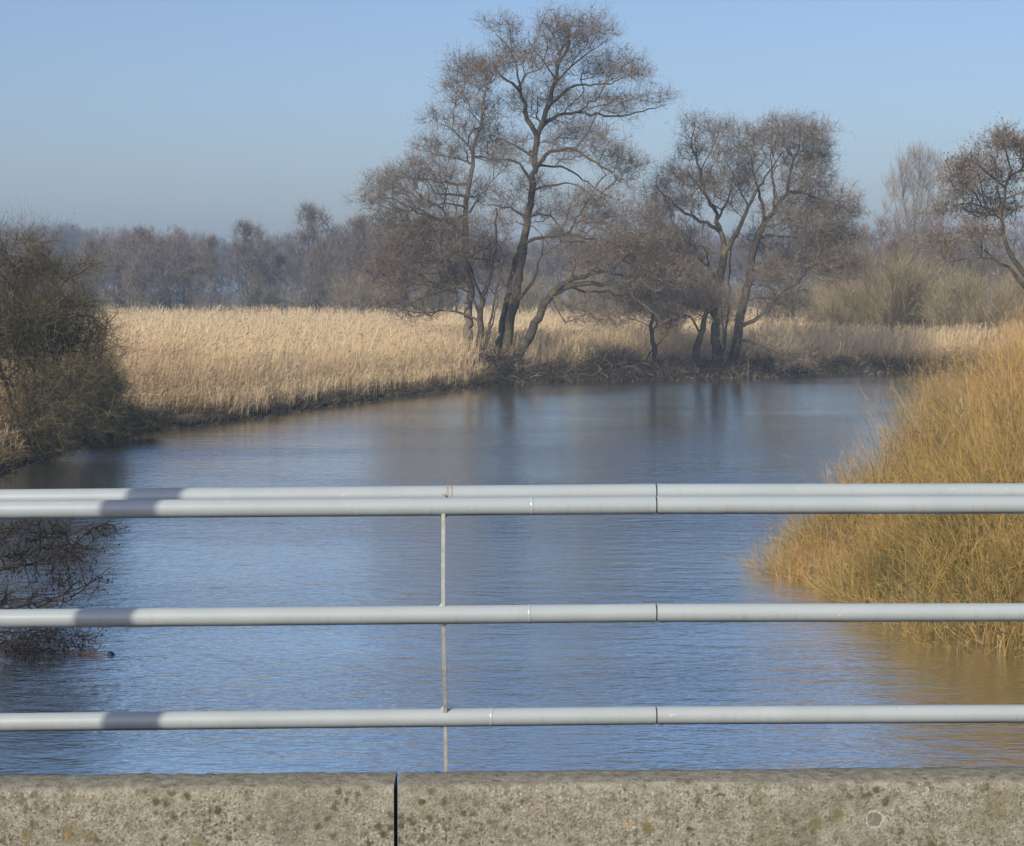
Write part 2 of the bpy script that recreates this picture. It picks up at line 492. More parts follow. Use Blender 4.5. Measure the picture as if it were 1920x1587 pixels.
# haze: pale air from the ground to above the highest thing
hz = Acc(); hz.box((0, 1850, 15.5), (4900, 4100, 37))
hm = bpy.data.materials.new('haze_air'); hm.use_nodes = True
hn = hm.node_tree; hn.nodes.remove(hn.nodes['Principled BSDF'])
pv = hn.nodes.new('ShaderNodeVolumePrincipled'); pv.inputs['Color'].default_value = (.47, .69, 1, 1)
pv.inputs['Density'].default_value = .00062; pv.inputs['Anisotropy'].default_value = 0.0
hn.links.new(pv.outputs[0], hn.nodes['Material Output'].inputs['Volume'])
tag(hz.build('haze', hm), 'pale blue haze hanging over the far fields', 'haze', kind='stuff')


# ------------------------------------------------------------------ trees
class Tree:
    """limbs traced as polylines, then a balanced spanning tree out to points of the crown, then twigs"""
    def __init__(self):
        self.p, self.par, self.rad, self.skel = [], [], [], []

    def node(self, p, par, r=None):
        self.p.append(np.asarray(p, float)); self.par.append(par); self.rad.append(r); self.skel.append(r is not None)
        return len(self.p) - 1

    def limb(self, pts, r0, r1, root=False, step=.35, wob=.05):
        pts = np.asarray(pts, float)
        if root or not self.p: par = -1
        else:
            A = np.array(self.p); par = int(np.argmin(((A - pts[0]) ** 2).sum(1)))
            pts = np.concatenate([A[par][None], pts[1:] if np.linalg.norm(A[par] - pts[0]) < .9 else pts])
        if len(pts) < 2: return
        for _ in range(2):                                    # round the corners
            q = np.empty((2 * len(pts) - 2, 3)); q[0::2] = .75 * pts[:-1] + .25 * pts[1:]; q[1::2] = .25 * pts[:-1] + .75 * pts[1:]
            pts = np.concatenate([pts[:1], q, pts[-1:]])
        seg = np.linalg.norm(np.diff(pts, axis=0), axis=1); L = np.concatenate([[0], np.cumsum(seg)])
        n = max(2, int(L[-1] / step)); s = np.linspace(0, L[-1], n + 1)
        q = np.stack([np.interp(s, L, pts[:, k]) for k in range(3)], 1)
        q[1:-1] += rng.normal(0, wob * min(1, r0 * 8), (n - 1, 3))
        cap = 1e9
        if par >= 0:
            cap = (self.rad[par] or .1) * .85
        rr = np.minimum(r0 + (r1 - r0) * np.linspace(0, 1, n + 1) ** .9, cap)
        last = par
        for i in range(0 if par < 0 else 1, n + 1):
            last = self.node(q[i], last, float(rr[i]))

    def grow(self, targets, bf=.35, step=.45, skip=0):
        T = np.asarray(targets, float); n = len(T)
        A = np.array(self.p); pl = np.zeros(len(A))
        for i in range(len(A)):
            if self.par[i] >= 0: pl[i] = pl[self.par[i]] + np.linalg.norm(A[i] - A[self.par[i]])
        pl = list(pl)
        ok = np.arange(skip, len(A))
        best = np.full(n, 1e9); who = np.zeros(n, int)
        for i in ok:
            c = np.sqrt(((T - A[i]) ** 2).sum(1)) + bf * pl[i]
            mm = c < best; best[mm] = c[mm]; who[mm] = i
        alive = np.ones(n, bool)
        for _ in range(n):
            k = int(np.argmin(np.where(alive, best, 1e9))); alive[k] = False
            par = int(who[k]); p0 = self.p[par]; p1 = T[k]; d = np.linalg.norm(p1 - p0)
            m = max(1, int(round(d / step))); bend = rng.normal(0, .10, 3) * d; bend[2] += .05 * d
            for j in range(1, m + 1):
                t = j / m
                q = p0 + (p1 - p0) * t + bend * (t * (1 - t) * 2)
                par = self.node(q, par); pl.append(pl[self.par[par]] + d / m)
                c = np.sqrt(((T - q) ** 2).sum(1)) + bf * pl[par]
                mm = alive & (c < best); best[mm] = c[mm]; who[mm] = par

    def finish(self, tip=.0085, expo=2.25):
        n = len(self.p); self.P = np.array(self.p); par = np.array(self.par)
        acc = np.zeros(n); main = np.full(n, -1); mainr = np.zeros(n); r = np.zeros(n)
        for i in range(n - 1, -1, -1):
            r[i] = self.rad[i] if self.rad[i] is not None else max(tip, acc[i] ** (1 / expo))
            q = par[i]
            if q >= 0:
                acc[q] += r[i] ** expo
                if r[i] > mainr[q]: mainr[q] = r[i]; main[q] = i
        for i in range(n):
            if par[i] >= 0: r[i] = min(r[i], r[par[i]] * (1 if main[par[i]] == i else .85))
        self.r, self.parr, self.main = r, par, main
        self.dir = unit(self.P - self.P[np.maximum(par, 0)]); self.dir[par < 0] = (0, 0, 1)

    def emit(self, acc, sel, mat=0, sides=5, flare=1.25):
        i = np.nonzero(sel & (self.parr >= 0))[0]
        if len(i) == 0: return
        q = self.parr[i]; cont = self.main[q] == i
        r0 = np.where(cont, self.r[q], np.minimum(self.r[i] * flare, self.r[q]))
        d0 = np.where(cont[:, None], self.dir[q], self.dir[i])
        acc.tubes(self.P[q], self.P[i], r0, self.r[i], d0, sides, mat)


def twigs(acc, base, direc, n, L, w, mat=0, up=.25, spread=.8, nseg=2, droop=0.0, rnd=None):
    """n curved twigs from random base points; returns points along them and the headings there"""
    k = rng.integers(0, len(base), n); p = base[k]
    d = unit(direc[k] * .7 + rng.normal(0, spread, (n, 3)) * .75 + np.array((0, 0, up)))
    ln = L * rng.uniform(.45, 1.3, n); rd = rng.random(n) if rnd is None else np.clip(rnd[k] + rng.normal(0, .12, n), 0, 1)
    P_, D_ = [], []
    for s in range(nseg):
        q = p + d * (ln / nseg)[:, None]
        f0, f1 = 1 - s / nseg * .6, 1 - (s + 1) / nseg * .6
        acc.ribbons(p, q, w * f0, w * f1, mat, rd)
        P_.append(q); D_.append(d); p = q
        d = unit(d + rng.normal(0, .28, (n, 3)) + np.array((0, 0, up * .5 - droop)))
    return np.concatenate(P_), np.concatenate(D_)


def blobs(ells, Y, n, depth, zmin=.06):
    """points inside the clumps of a crown; each clump sits at a depth of its own"""
    e = np.array([x[:4] for x in ells], float)
    wgt = np.array([x[2] * x[3] * (x[4] if len(x) > 4 else 1) for x in ells], float) ** .9
    off = rng.uniform(-1, 1, len(e)) * depth
    k = rng.choice(len(e), n, p=wgt / wgt.sum())
    u = unit(rng.normal(size=(n, 3))) * (rng.random(n) ** (1 / 2.3))[:, None]
    u = u * np.where(rng.random(n) < .3, 1.4, 1.0)[:, None]
    px = e[k, 0] + u[:, 0] * (e[k, 2] * 1.06 + 2); py = e[k, 1] + u[:, 1] * (e[k, 3] * 1.06 + 2)
    yy = Y + off[k] + u[:, 2] * np.maximum(e[k, 2], 30) * Y / F * 1.1
    d = np.stack([(px - CX) / F, np.full(n, 0.0), np.zeros(n)], 1)
    up = (CY - py) / F
    dy = FWD[1] + UP[1] * up; dz = FWD[2] + UP[2] * up
    t = Y / dy
    out = np.stack([(px - CX) / F * t, yy, HC + dz * t], 1)
    out[:, 2] = np.maximum(out[:, 2], zmin)
    return out


def traced(pts, Y, dy=0.0):
    n = len(pts); return [P(x, y, Y) + np.array((0, dy * (i / max(1, n - 1)), 0)) for i, (x, y) in enumerate(pts)]


def make_tree(name, label, cat, group, Y, limbs, ells, n_t, n_tw, depth=3.0, mats=('bark', 'limb', 'twig', 'catkin'),
              tw_w=.0072, tw_len=.66, n_cat=0, bf=.35, up=.2, droop=0.0, n_sub=1.4, sides=9, cat_sz=.05, dens=.58, min_h=0.0):
    t = Tree()
    for i, (pts, r0, r1, dy) in enumerate(limbs):
        if isinstance(pts[0], tuple) and len(pts[0]) == 2: q = traced(pts, Y, dy)
        else: q = [np.array(x, float) for x in pts]
        if i == 0:
            zg = float(ground_z(q[0][0], q[0][1])) - .15
            q = [np.array((q[0][0], q[0][1], min(zg, q[0][2])))] + q
        t.limb(q, r0, r1, root=(i == 0))
    nsk = len(t.p)
    base = t.p[0].copy()
    skip = next((i for i in range(nsk) if t.p[i][2] - base[2] > min_h), 0)
    t.grow(blobs(ells, Y, n_t, depth), bf, skip=skip)
    # flare the foot of the trunk
    for i in range(nsk):
        h = t.p[i][2] - base[2]
        if h < 1.0 and t.par[i] == i - 1: t.rad[i] *= 1 + .45 * (1 - h) ** 2
    t.finish()
    e = empty(name, (base[0], base[1], float(ground_z(base[0], base[1]))), label, cat, group)
    skel = np.array(t.skel)
    tr, cr = Acc(), Acc()
    t.emit(tr, skel, 0, sides)
    big = ~skel & (t.r > .022); t.emit(tr, big, 1, 5)
    tr.build('trunk', [M[mats[0]], M[mats[1]]], e)
    small = ~skel & ~big; t.emit(cr, small, 0, 3)
    src = np.nonzero(~skel & (t.r < .045))[0]
    n_tw = int(n_tw * dens); n_cat = int(n_cat * dens)
    p1, d1 = twigs(cr, t.P[src], t.dir[src], n_tw, tw_len, tw_w, 0, up, .8, 2, droop)
    p2, d2 = twigs(cr, p1, d1, int(n_tw * n_sub), tw_len * .55, tw_w * .7, 0, up, .9, 1, droop)
    if n_cat:
        allp = np.concatenate([p1[len(p1) // 2:], p2]); k = rng.integers(0, len(allp), n_cat); c = allp[k] + rng.normal(0, .03, (n_cat, 3))
        dd = np.stack([rng.normal(0, .5, n_cat), rng.normal(0, .5, n_cat), -np.ones(n_cat)], 1); dd = unit(dd)
        l = cat_sz * rng.uniform(.7, 1.6, n_cat)
        mid = c + dd * (l / 2)[:, None]; end = c + dd * l[:, None]
        s = rng.normal(size=(n_cat, 3)); rd = rng.random(n_cat); wd = l * .26
        cr.ribbons(c, mid, wd * .5, wd, 1, rd, s); cr.ribbons(mid, end, wd, wd * .4, 1, rd, s)
    cr.build('crown', [M[mats[2]], M[mats[3]]], e)
    return e


BANK = 'tall alders on the far bank'
YB = 103.0
# --- main tall alder
make_tree('alder_tree', 'tallest bare alder, its forked trunk rising highest above the river bend', 'tree', BANK, YB, [
    ([(938, 700), (950, 640), (960, 597), (971, 530), (980, 463), (989, 413), (995, 367), (1002, 300), (1007, 257)], .29, .16, 0),
    ([(938, 695), (933, 655), (941, 610), (950, 560), (962, 505), (976, 465), (984, 430)], .22, .12, 1.2),
    ([(1007, 257), (1027, 200), (1040, 150), (1053, 110), (1070, 83), (1063, 40)], .2, .03, 1),
    ([(1007, 257), (993, 233), (983, 200), (973, 170), (960, 157), (940, 153), (925, 130)], .17, .03, -1.5),
    ([(973, 170), (968, 120), (955, 85), (930, 60)], .07, .02, 1),
    ([(1033, 200), (1050, 182), (1073, 163), (1107, 163), (1150, 163), (1180, 140)], .10, .02, -2),
    ([(1013, 245), (1030, 225), (1053, 210), (1117, 210), (1160, 217), (1220, 200), (1255, 190)], .11, .02, 2),
    ([(1010, 320), (1022, 290), (1040, 283), (1073, 283), (1117, 310), (1160, 347)], .13, .025, -2.5),
    ([(1016, 308), (1057, 310), (1097, 337), (1123, 357), (1153, 370)], .07, .02, 1.5),
    ([(1004, 358), (1040, 347), (1077, 343), (1100, 363), (1120, 380)], .07, .02, -1),
    ([(996, 293), (975, 278), (960, 267), (937, 255), (915, 262)], .08, .02, 2),
    ([(990, 340), (980, 315), (967, 303), (927, 303), (900, 300)], .09, .02, -2),
    ([(988, 453), (1017, 443), (1067, 440), (1110, 450), (1150, 457), (1180, 478), (1207, 507)], .10, .03, -2.5),
    ([(992, 407), (1010, 400), (1033, 405), (1050, 425), (1058, 445)], .09, .02, -1),
    ([(985, 420), (975, 395), (945, 385), (915, 382)], .09, .02, 2),
    ([(1040, 150), (1070, 125), (1100, 100), (1140, 70)], .06, .015, 1),
    ([(1040, 150), (1020, 120), (1000, 95), (990, 80)], .06, .015, -1),
    ([(962, 590), (985, 550), (1005, 510), (1015, 480)], .12, .04, -1.5),
], [(1070, 55, 52, 27), (1110, 56, 38, 25), (1040, 66, 38, 25), (1140, 62, 20, 9), (1060, 95, 48, 24), (930, 60, 26, 11), (958, 52, 18, 12), (945, 92, 24, 24),
    (985, 88, 34, 18), (1000, 128, 50, 20), (1120, 125, 42, 18), (1150, 125, 38, 26), (1190, 125, 24, 18), (1190, 152, 24, 12), (1175, 182, 46, 16), (1228, 186, 32, 10),
    (1110, 188, 48, 20), (1150, 212, 40, 7), (1040, 165, 30, 35), (985, 190, 32, 26), (1080, 245, 48, 17), (1110, 260, 38, 26), (1060, 225, 48, 14),
    (1130, 285, 34, 15), (1160, 300, 34, 16), (1190, 310, 28, 15), (1165, 335, 28, 14), (1050, 290, 40, 16), (975, 270, 34, 18), (955, 310, 34, 16), (1000, 350, 34, 20),
    (1090, 375, 56, 16), (1130, 375, 45, 16), (1060, 400, 66, 18), (1150, 408, 60, 22), (1200, 402, 38, 18), (1110, 440, 86, 22), (1190, 440, 60, 24), (955, 380, 30, 18), (945, 420, 34, 18)],
    2300, 30000, 3.2, n_cat=15000, min_h=6)

# --- slim left alder
make_tree('alder_tree', 'slim tall alder just left of the tallest one, crown leaning left', 'tree', BANK, YB - .6, [
    ([(880, 690), (878, 640), (877, 613), (883, 567), (877, 513), (873, 463), (873, 413), (875, 383), (883, 317), (888, 277), (900, 240), (905, 193), (913, 160), (925, 125)], .29, .03, 0),
    ([(875, 390), (855, 384), (830, 380), (800, 395)], .07, .02, -1.5),
    ([(873, 366), (845, 365), (815, 366), (808, 345), (795, 335)], .08, .02, -2),
    ([(876, 345), (850, 342), (820, 340), (790, 330), (760, 335)], .09, .02, 2),
    ([(874, 412), (845, 415), (810, 412), (780, 400), (765, 388), (740, 375), (715, 372)], .10, .02, -2.5),
    ([(880, 310), (850, 293), (820, 290), (795, 280)], .07, .015, 1),
    ([(884, 300), (915, 303), (940, 300)], .06, .015, -1),
    ([(888, 277), (868, 262), (845, 240), (825, 235)], .06, .015, -1),
    ([(900, 240), (890, 215), (870, 200)], .05, .015, 1),
    ([(910, 175), (890, 160), (860, 150), (845, 165)], .05, .015, -.5),
    ([(880, 410), (890, 385), (905, 362), (920, 345), (945, 322)], .07, .02, -1),
], [(900, 130, 34, 20), (870, 125, 36, 18), (845, 166, 26, 9), (885, 160, 44, 13), (925, 138, 28, 24), (870, 195, 28, 12), (912, 200, 30, 18), (828, 230, 34, 9), (870, 240, 46, 17),
    (915, 245, 32, 20), (800, 270, 32, 10), (850, 282, 52, 15), (930, 290, 26, 20), (740, 325, 22, 9), (770, 302, 14, 8), (720, 358, 38, 20), (698, 378, 24, 11),
    (760, 345, 42, 22), (810, 322, 46, 20), (850, 345, 36, 18), (750, 395, 46, 18), (810, 385, 50, 20), (900, 360, 26, 22), (730, 415, 36, 14), (790, 425, 50, 16)],
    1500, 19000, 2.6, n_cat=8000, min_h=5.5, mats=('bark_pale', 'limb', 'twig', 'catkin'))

# --- short dense stem with the black broken branch
make_tree('alder_tree', 'short reddish alder with a kinked dark branch between two tall trunks', 'tree', BANK, YB - 1.6, [
    ([(899, 690), (900, 650), (900, 597), (903, 560), (918, 523), (923, 487), (930, 455), (929, 420), (930, 390)], .24, .04, 0),
    ([(921, 489), (905, 485), (880, 483), (862, 482), (848, 470)], .13, .07, -.5),
    ([(908, 690), (912, 640), (920, 600), (928, 560), (938, 515), (945, 480)], .09, .03, 1.0),
    ([(915, 640), (925, 605), (932, 575), (935, 545)], .06, .02, -.8),
    ([(902, 560), (893, 540), (886, 518), (884, 500)], .09, .03, .8),
    ([(900, 595), (882, 545), (855, 540), (825, 545), (790, 560), (765, 575)], .09, .03, -1.5),
    ([(855, 540), (810, 530), (775, 512), (745, 495)], .06, .02, 1),
    ([(848, 470), (820, 452), (790, 450)], .06, .02, -1),
], [(850, 425, 48, 24), (800, 440, 60, 22), (750, 465, 50, 20), (720, 500, 40, 18), (790, 490, 70, 22), (860, 470, 44, 22), (905, 445, 34, 26), (740, 530, 50, 18), (800, 535, 55, 20),
    (860, 520, 36, 22), (930, 480, 36, 24), (940, 540, 30, 24), (720, 570, 40, 10), (780, 590, 50, 12)], 1500, 14000, 2.4, n_cat=10000, min_h=1.8)

# --- leaning alder
make_tree('alder_tree', 'alder whose dark twin trunk leans far out to the right', 'tree', BANK, YB - 1.0, [
    ([(953, 700), (965, 672), (980, 653), (1003, 607), (1027, 563), (1040, 540), (1067, 523), (1095, 517), (1120, 513), (1150, 498), (1167, 487), (1193, 460)], .33, .05, -1),
    ([(1033, 562), (1050, 547), (1073, 533), (1095, 532), (1120, 532), (1160, 537), (1200, 570), (1225, 590)], .2, .03, -2.5),
    ([(1120, 528), (1140, 505), (1160, 480), (1180, 470)], .09, .03, -1),
    ([(1130, 530), (1165, 520), (1210, 516), (1240, 528), (1275, 545)], .07, .02, -2),
    ([(1105, 520), (1120, 500), (1150, 497)], .07, .03, 1),
    ([(1167, 487), (1190, 450), (1215, 452)], .06, .02, 1),
], [(1120, 478, 46, 22), (1180, 470, 46, 24), (1225, 490, 46, 24), (1180, 530, 55, 18), (1230, 540, 48, 24), (1150, 560, 40, 14), (1090, 495, 36, 14), (1270, 510, 36, 24),
    (1210, 575, 50, 14), (1090, 580, 50, 9), (1130, 600, 60, 9)], 1250, 12500, 2.6, n_cat=6000, min_h=4.5)

# --- right hand pair
make_tree('alder_tree', 'spreading alder with mossy forked trunk, left of the right-hand pair', 'tree', BANK, 108.6, [
    ([(1346, 695), (1341, 640), (1342, 612), (1342, 556), (1354, 511), (1359, 470)], .29, .2, 0),
    ([(1359, 470), (1350, 425), (1339, 391), (1320, 350), (1316, 312), (1300, 270), (1307, 225)], .17, .02, 1.5),
    ([(1359, 470), (1380, 440), (1399, 395), (1410, 365), (1440, 320), (1462, 286)], .16, .03, -1.5),
    ([(1343, 435), (1320, 417), (1294, 406), (1275, 395), (1260, 387), (1237, 365), (1225, 350)], .13, .025, -2),
    ([(1331, 525), (1320, 485), (1297, 474), (1256, 470), (1230, 465)], .12, .025, 2),
    ([(1344, 408), (1360, 385), (1370, 365), (1378, 320)], .08, .02, .5),
    ([(1325, 360), (1300, 340), (1285, 320)], .06, .02, -1),
    ([(1404, 385), (1385, 345), (1365, 330)], .06, .02, 1),
    ([(1316, 312), (1335, 280), (1345, 250)], .05, .015, -1),
    ([(1354, 690), (1362, 640), (1367, 580), (1370, 520), (1373, 470), (1380, 430)], .085, .03, 1.2),
    ([(1362, 650), (1352, 600), (1349, 550), (1340, 500)], .06, .02, -1),
    ([(1330, 595), (1300, 574), (1270, 566), (1245, 570)], .09, .02, -1),
], [(1310, 240, 33, 20), (1300, 282, 28, 20), (1340, 290, 26, 20), (1345, 248, 22, 12), (1270, 330, 32, 11), (1238, 350, 30, 15), (1250, 380, 38, 15), (1300, 340, 36, 18), (1238, 400, 28, 11),
    (1290, 380, 36, 16), (1330, 350, 34, 20), (1290, 435, 50, 20), (1250, 440, 50, 18), (1385, 315, 34, 24), (1375, 370, 34, 22), (1230, 420, 30, 13), (1290, 475, 50, 20), (1250, 500, 50, 20), (1290, 560, 45, 22), (1400, 340, 34, 24)],
    1500, 19000, 2.8, n_cat=8000, min_h=5)
make_tree('alder_tree', 'dense alder with tilted dark trunk, right of the right-hand pair', 'tree', BANK, 109.4, [
    ([(1376, 690), (1380, 650), (1384, 624), (1392, 580), (1402, 537), (1412, 490), (1421, 444), (1434, 417)], .31, .17, 0),
    ([(1434, 417), (1429, 369), (1420, 330), (1415, 290)], .12, .03, 1.5),
    ([(1434, 417), (1460, 385), (1477, 361), (1477, 324), (1488, 290), (1495, 250)], .15, .02, -1),
    ([(1477, 361), (1505, 362), (1526, 372), (1560, 384), (1585, 400)], .09, .02, -1.5),
    ([(1425, 492), (1455, 489), (1475, 495), (1492, 500), (1525, 515)], .1, .03, -2),
    ([(1420, 450), (1450, 440), (1490, 445), (1530, 460), (1560, 480)], .09, .02, 1.5),
    ([(1450, 395), (1455, 350), (1450, 300), (1455, 260)], .08, .02, 2),
    ([(1395, 560), (1420, 555), (1455, 565), (1485, 580)], .07, .02, -1),
    ([(1384, 640), (1410, 640), (1440, 655), (1475, 668), (1520, 680)], .09, .03, -2.5),
], [(1480, 242, 48, 18), (1410, 256, 38, 20), (1450, 266, 58, 22), (1510, 256, 34, 16), (1400, 290, 44, 16), (1490, 290, 48, 26), (1540, 266, 22, 9), (1530, 300, 32, 17), (1480, 335, 48, 24),
    (1538, 340, 28, 16), (1520, 365, 42, 18), (1568, 372, 26, 13), (1580, 400, 26, 9), (1540, 400, 48, 20, 1.5), (1460, 400, 46, 22), (1500, 430, 58, 26, 1.5), (1565, 440, 38, 22, 1.8), (1530, 470, 58, 23, 1.8), (1592, 492, 22, 9, 2),
    (1550, 510, 46, 17, 1.8), (1480, 500, 50, 26), (1470, 550, 46, 22), (1500, 578, 24, 14), (1440, 582, 36, 20), (1540, 480, 50, 20), (1440, 520, 40, 25), (1430, 640, 30, 16), (1480, 672, 40, 10), (1430, 450, 34, 26)],
    2500, 38000, 3.0, n_cat=20000, min_h=2.0)
make_tree('alder_tree', 'stubby dark alder stem leaning against the foot of the mossy one', 'tree', BANK, 107.6, [
    ([(1298, 695), (1303, 670), (1312, 631), (1322, 600), (1333, 560), (1338, 530)], .27, .07, 0),
    ([(1312, 625), (1300, 600), (1285, 590), (1260, 588)], .08, .02, -1),
    ([(1318, 610), (1330, 585), (1350, 570)], .07, .02, 1)],
    [(1270, 590, 40, 16), (1310, 570, 30, 18), (1345, 560, 30, 18), (1250, 610, 30, 10), (1360, 600, 26, 16), (1330, 530, 30, 18)], 420, 5200, 1.8, n_cat=2000, min_h=1.5)
make_tree('alder_tree', 'small thin alder between the two groups of tall trunks', 'tree', BANK, 106.4, [
    ([(1226, 693), (1227, 660), (1222, 630), (1222, 594), (1224, 560), (1222, 525), (1215, 490)], .17, .03, 0),
    ([(1226, 655), (1240, 640), (1252, 620), (1255, 600)], .04, .015, -1),
    ([(1224, 648), (1215, 665), (1208, 690)], .05, .03, -.5),
    ([(1222, 590), (1200, 580), (1170, 585)], .05, .015, 1)],
    [(1215, 500, 34, 26), (1240, 540, 40, 24), (1200, 560, 40, 20), (1180, 590, 40, 12), (1245, 590, 34, 14), (1225, 460, 30, 20)], 480, 6000, 2.0, n_cat=2500, min_h=2.0)
# --- right edge alder
make_tree('alder_tree', 'bare alder with two curving stems cut by the right picture edge', 'tree', None, 74.0, [
    ([(1985, 640), (1955, 560), (1916, 511), (1890, 477), (1877, 432), (1879, 380), (1894, 331), (1885, 290), (1880, 250)], .2, .02, 0),
    ([(1950, 560), (1916, 534), (1882, 500), (1845, 481), (1815, 455)], .11, .02, -1),
    ([(1845, 481), (1815, 482), (1790, 492)], .05, .015, 1),
    ([(1877, 400), (1850, 388), (1820, 380), (1795, 385)], .06, .015, .8),
    ([(1882, 360), (1860, 335), (1830, 315), (1800, 300)], .06, .015, -1),
    ([(1888, 345), (1910, 322), (1930, 310), (1950, 300)], .07, .015, 1),
    ([(1846, 478), (1848, 455), (1845, 440)], .04, .015, 1)],
    [(1870, 272, 28, 17), (1832, 276, 16, 11), (1900, 266, 28, 12), (1800, 315, 33, 13), (1850, 310, 36, 15), (1890, 330, 36, 16), (1790, 342, 33, 10), (1840, 360, 46, 15), (1792, 386, 36, 12),
     (1858, 400, 34, 14), (1910, 385, 28, 17), (1830, 440, 36, 14), (1790, 452, 36, 12), (1780, 482, 26, 7), (1935, 300, 30, 30), (1940, 360, 30, 26), (1910, 290, 26, 15)], 900, 10000, 1.8, n_cat=9000, min_h=2.5, tw_w=.007, tw_len=.5, cat_sz=.06)

# ------------------------------------------------------------------ background trees, copied from a few kinds
def proto_tree(h, cr, kind, n_t, n_tw, tw, mats, nt=1):
    t = Tree()
    lean = rng.normal(0, .03, 2)
    ztop = h * .86
    t.limb([(0, 0, -.3), (lean[0] * h * .4, lean[1] * h * .4, h * .35), (lean[0] * h, lean[1] * h, ztop)], h * .013, .02, root=True)
    for k in range(nt - 1):
        aa = rng.uniform(0, 6.28); s = (.16 if kind != 'fan' else .2) * h
        t.limb([(0, 0, .3), (math.cos(aa) * s * .5, math.sin(aa) * s * .5, h * .4), (math.cos(aa) * s, math.sin(aa) * s, h * .78)], h * .009, .02)
    u = unit(rng.normal(size=(n_t, 3))) * (rng.random(n_t) ** .4)[:, None]
    if kind == 'round':   T = u * np.array((cr, cr, h * .40)) + np.array((0, 0, h * .57))
    elif kind == 'cone':
        f = rng.random(n_t) ** .8; rr = cr * (1 - f) ** .5 * (.7 + .5 * np.sin(f * 17 + 1)**2) + .5
        T = np.stack([u[:, 0] * rr * 1.2, u[:, 1] * rr * 1.2, h * (.16 + .83 * f)], 1)
    else:
        f = rng.random(n_t); rr = cr * np.sin(np.pi * np.clip(.12 + .85 * f, 0, 1)) ** .6 * (.25 + f * .8)
        T = np.stack([u[:, 0] * rr, u[:, 1] * rr, h * (.15 + .85 * f)], 1)
    # clumps: pull the points towards a few centres
    ctr = T[rng.integers(0, n_t, max(8, n_t // 14))]
    near = np.argmin(((T[:, None] - ctr[None]) ** 2).sum(2), 1); T = T * .62 + ctr[near] * .38 if kind != 'fan' else T
    t.grow(T, .45 if kind != 'fan' else .7, skip=3)
    t.finish(tip=.012)
    e = empty('bare_tree', (0, 0, 0), 'proto', 'tree')
    tr, crn = Acc(), Acc(); sk = np.array(t.skel)
    t.emit(tr, sk, 0, 6); t.emit(tr, ~sk & (t.r > .035), 1, 4); t.emit(crn, ~sk & (t.r <= .035), 0, 3)
    src = np.nonzero(~sk & (t.r < .06))[0]
    up = .9 if kind == 'fan' else .3
    p1, d1 = twigs(crn, t.P[src], t.dir[src], n_tw, h * .075, tw, 0, up, .7, 2)
    twigs(crn, p1, d1, int(n_tw * 1.2), h * .045, tw * .7, 0, up, .8, 1)
    return e, tr.build('trunk', [M[mats[0]], M[mats[0]]], e), crn.build('crown', M[mats[1]], e)


used = set()
def place(proto, x, y, s, rz, label, group, sz=1.0, name='bare_tree'):
    e, kids = proto[0], proto[1:]
    if id(e) not in used:
        used.add(id(e)); o = e
    else:
        o = e.copy(); COL.objects.link(o)
        for k in kids:
            c = k.copy(); COL.objects.link(c); c.parent = o
    o.name = name
    o.location = (x, y, float(ground_z(x, y))); o.rotation_euler = (0, 0, rz); o.scale = (s, s, s * sz)
    return tag(o, label, 'tree', group)


FT = ('far_bark', 'far_twig')
pr_a = proto_tree(12, 4.2, 'round', 700, 4600, .016, FT, 3)
pr_b = proto_tree(12, 3.7, 'cone', 640, 4300, .016, FT, 1)
pr_c = proto_tree(12, 5.2, 'round', 760, 5200, .016, FT, 4)
pr_p = proto_tree(22, 7.5, 'fan', 620, 3600, .022, ('far_bark', 'poplar_twig'), 7)
TL = 'far tree line behind the reeds'


def at_px(px, Y): return (px - CX) / F * Y


def far_tree(px, top, Y, kind, label, hb=12.0, wide=1.0, group=TL, rz=None):
    h = HC + (HORIZON - top) / F * Y - .4
    s = h / hb * wide
    place(kind, at_px(px, Y), Y, s, rng.uniform(0, 6.28) if rz is None else rz, label, group, 1 / wide)


far_tree(70, 440, 255, pr_b, 'narrow bare tree rising behind the dark bush on the left bank', wide=.9)
far_tree(25, 470, 262, pr_a, 'low round bare tree at the far left picture edge')
far_tree(130, 470, 268, pr_c, 'wide low bare tree between the dark bush and the reddish tree row')
far_tree(175, 455, 275, pr_b, 'pale slender bare tree with two thin trunks showing above the reeds', wide=.8)
far_tree(228, 425, 262, pr_a, 'rounded bare tree at the left end of the reddish row')
far_tree(300, 416, 255, pr_c, 'broad reddish tree, tallest in the row left of the gap', wide=1.05)
far_tree(345, 428, 266, pr_a, 'reddish bare tree standing just left of the gap, beside the broad one')
far_tree(268, 432, 285, pr_b, 'bare tree squeezed behind the rounded and the broad reddish trees')
far_tree(395, 447, 248, pr_b, 'thin tree with a leaning dark trunk standing in the gap', wide=.75)
far_tree(468, 422, 262, pr_b, 'layered bare tree with spiky top, first right of the gap', wide=1.15)
far_tree(520, 436, 270, pr_a, 'low bare tree filling in between the spiky and the pointed tree')
far_tree(588, 391, 258, pr_b, 'pointed bare tree, tallest of the far line')
far_tree(655, 402, 266, pr_c, 'dark domed bare tree next to the pointed one', wide=.85)
far_tree(625, 440, 252, pr_a, 'small bare tree in front of the pointed and domed trees')
far_tree(705, 418, 285, pr_a, 'pinkish bare tree under the left tip of the slim alder crown', wide=1.1)
far_tree(672, 412, 244, pr_b, 'slim bare tree between the domed tree and the pinkish ones', wide=.95)
far_tree(735, 402, 262, pr_c, 'large bare tree directly behind the outermost left alder twigs')
far_tree(765, 408, 290, pr_c, 'pale pinkish tree behind the low left branches of the alders')
far_tree(830, 415, 292, pr_a, 'hazy bare tree seen between the low alder branches and slim trunk')
far_tree(905, 432, 290, pr_c, 'hazy bare tree seen between the slim trunk and tallest trunk')
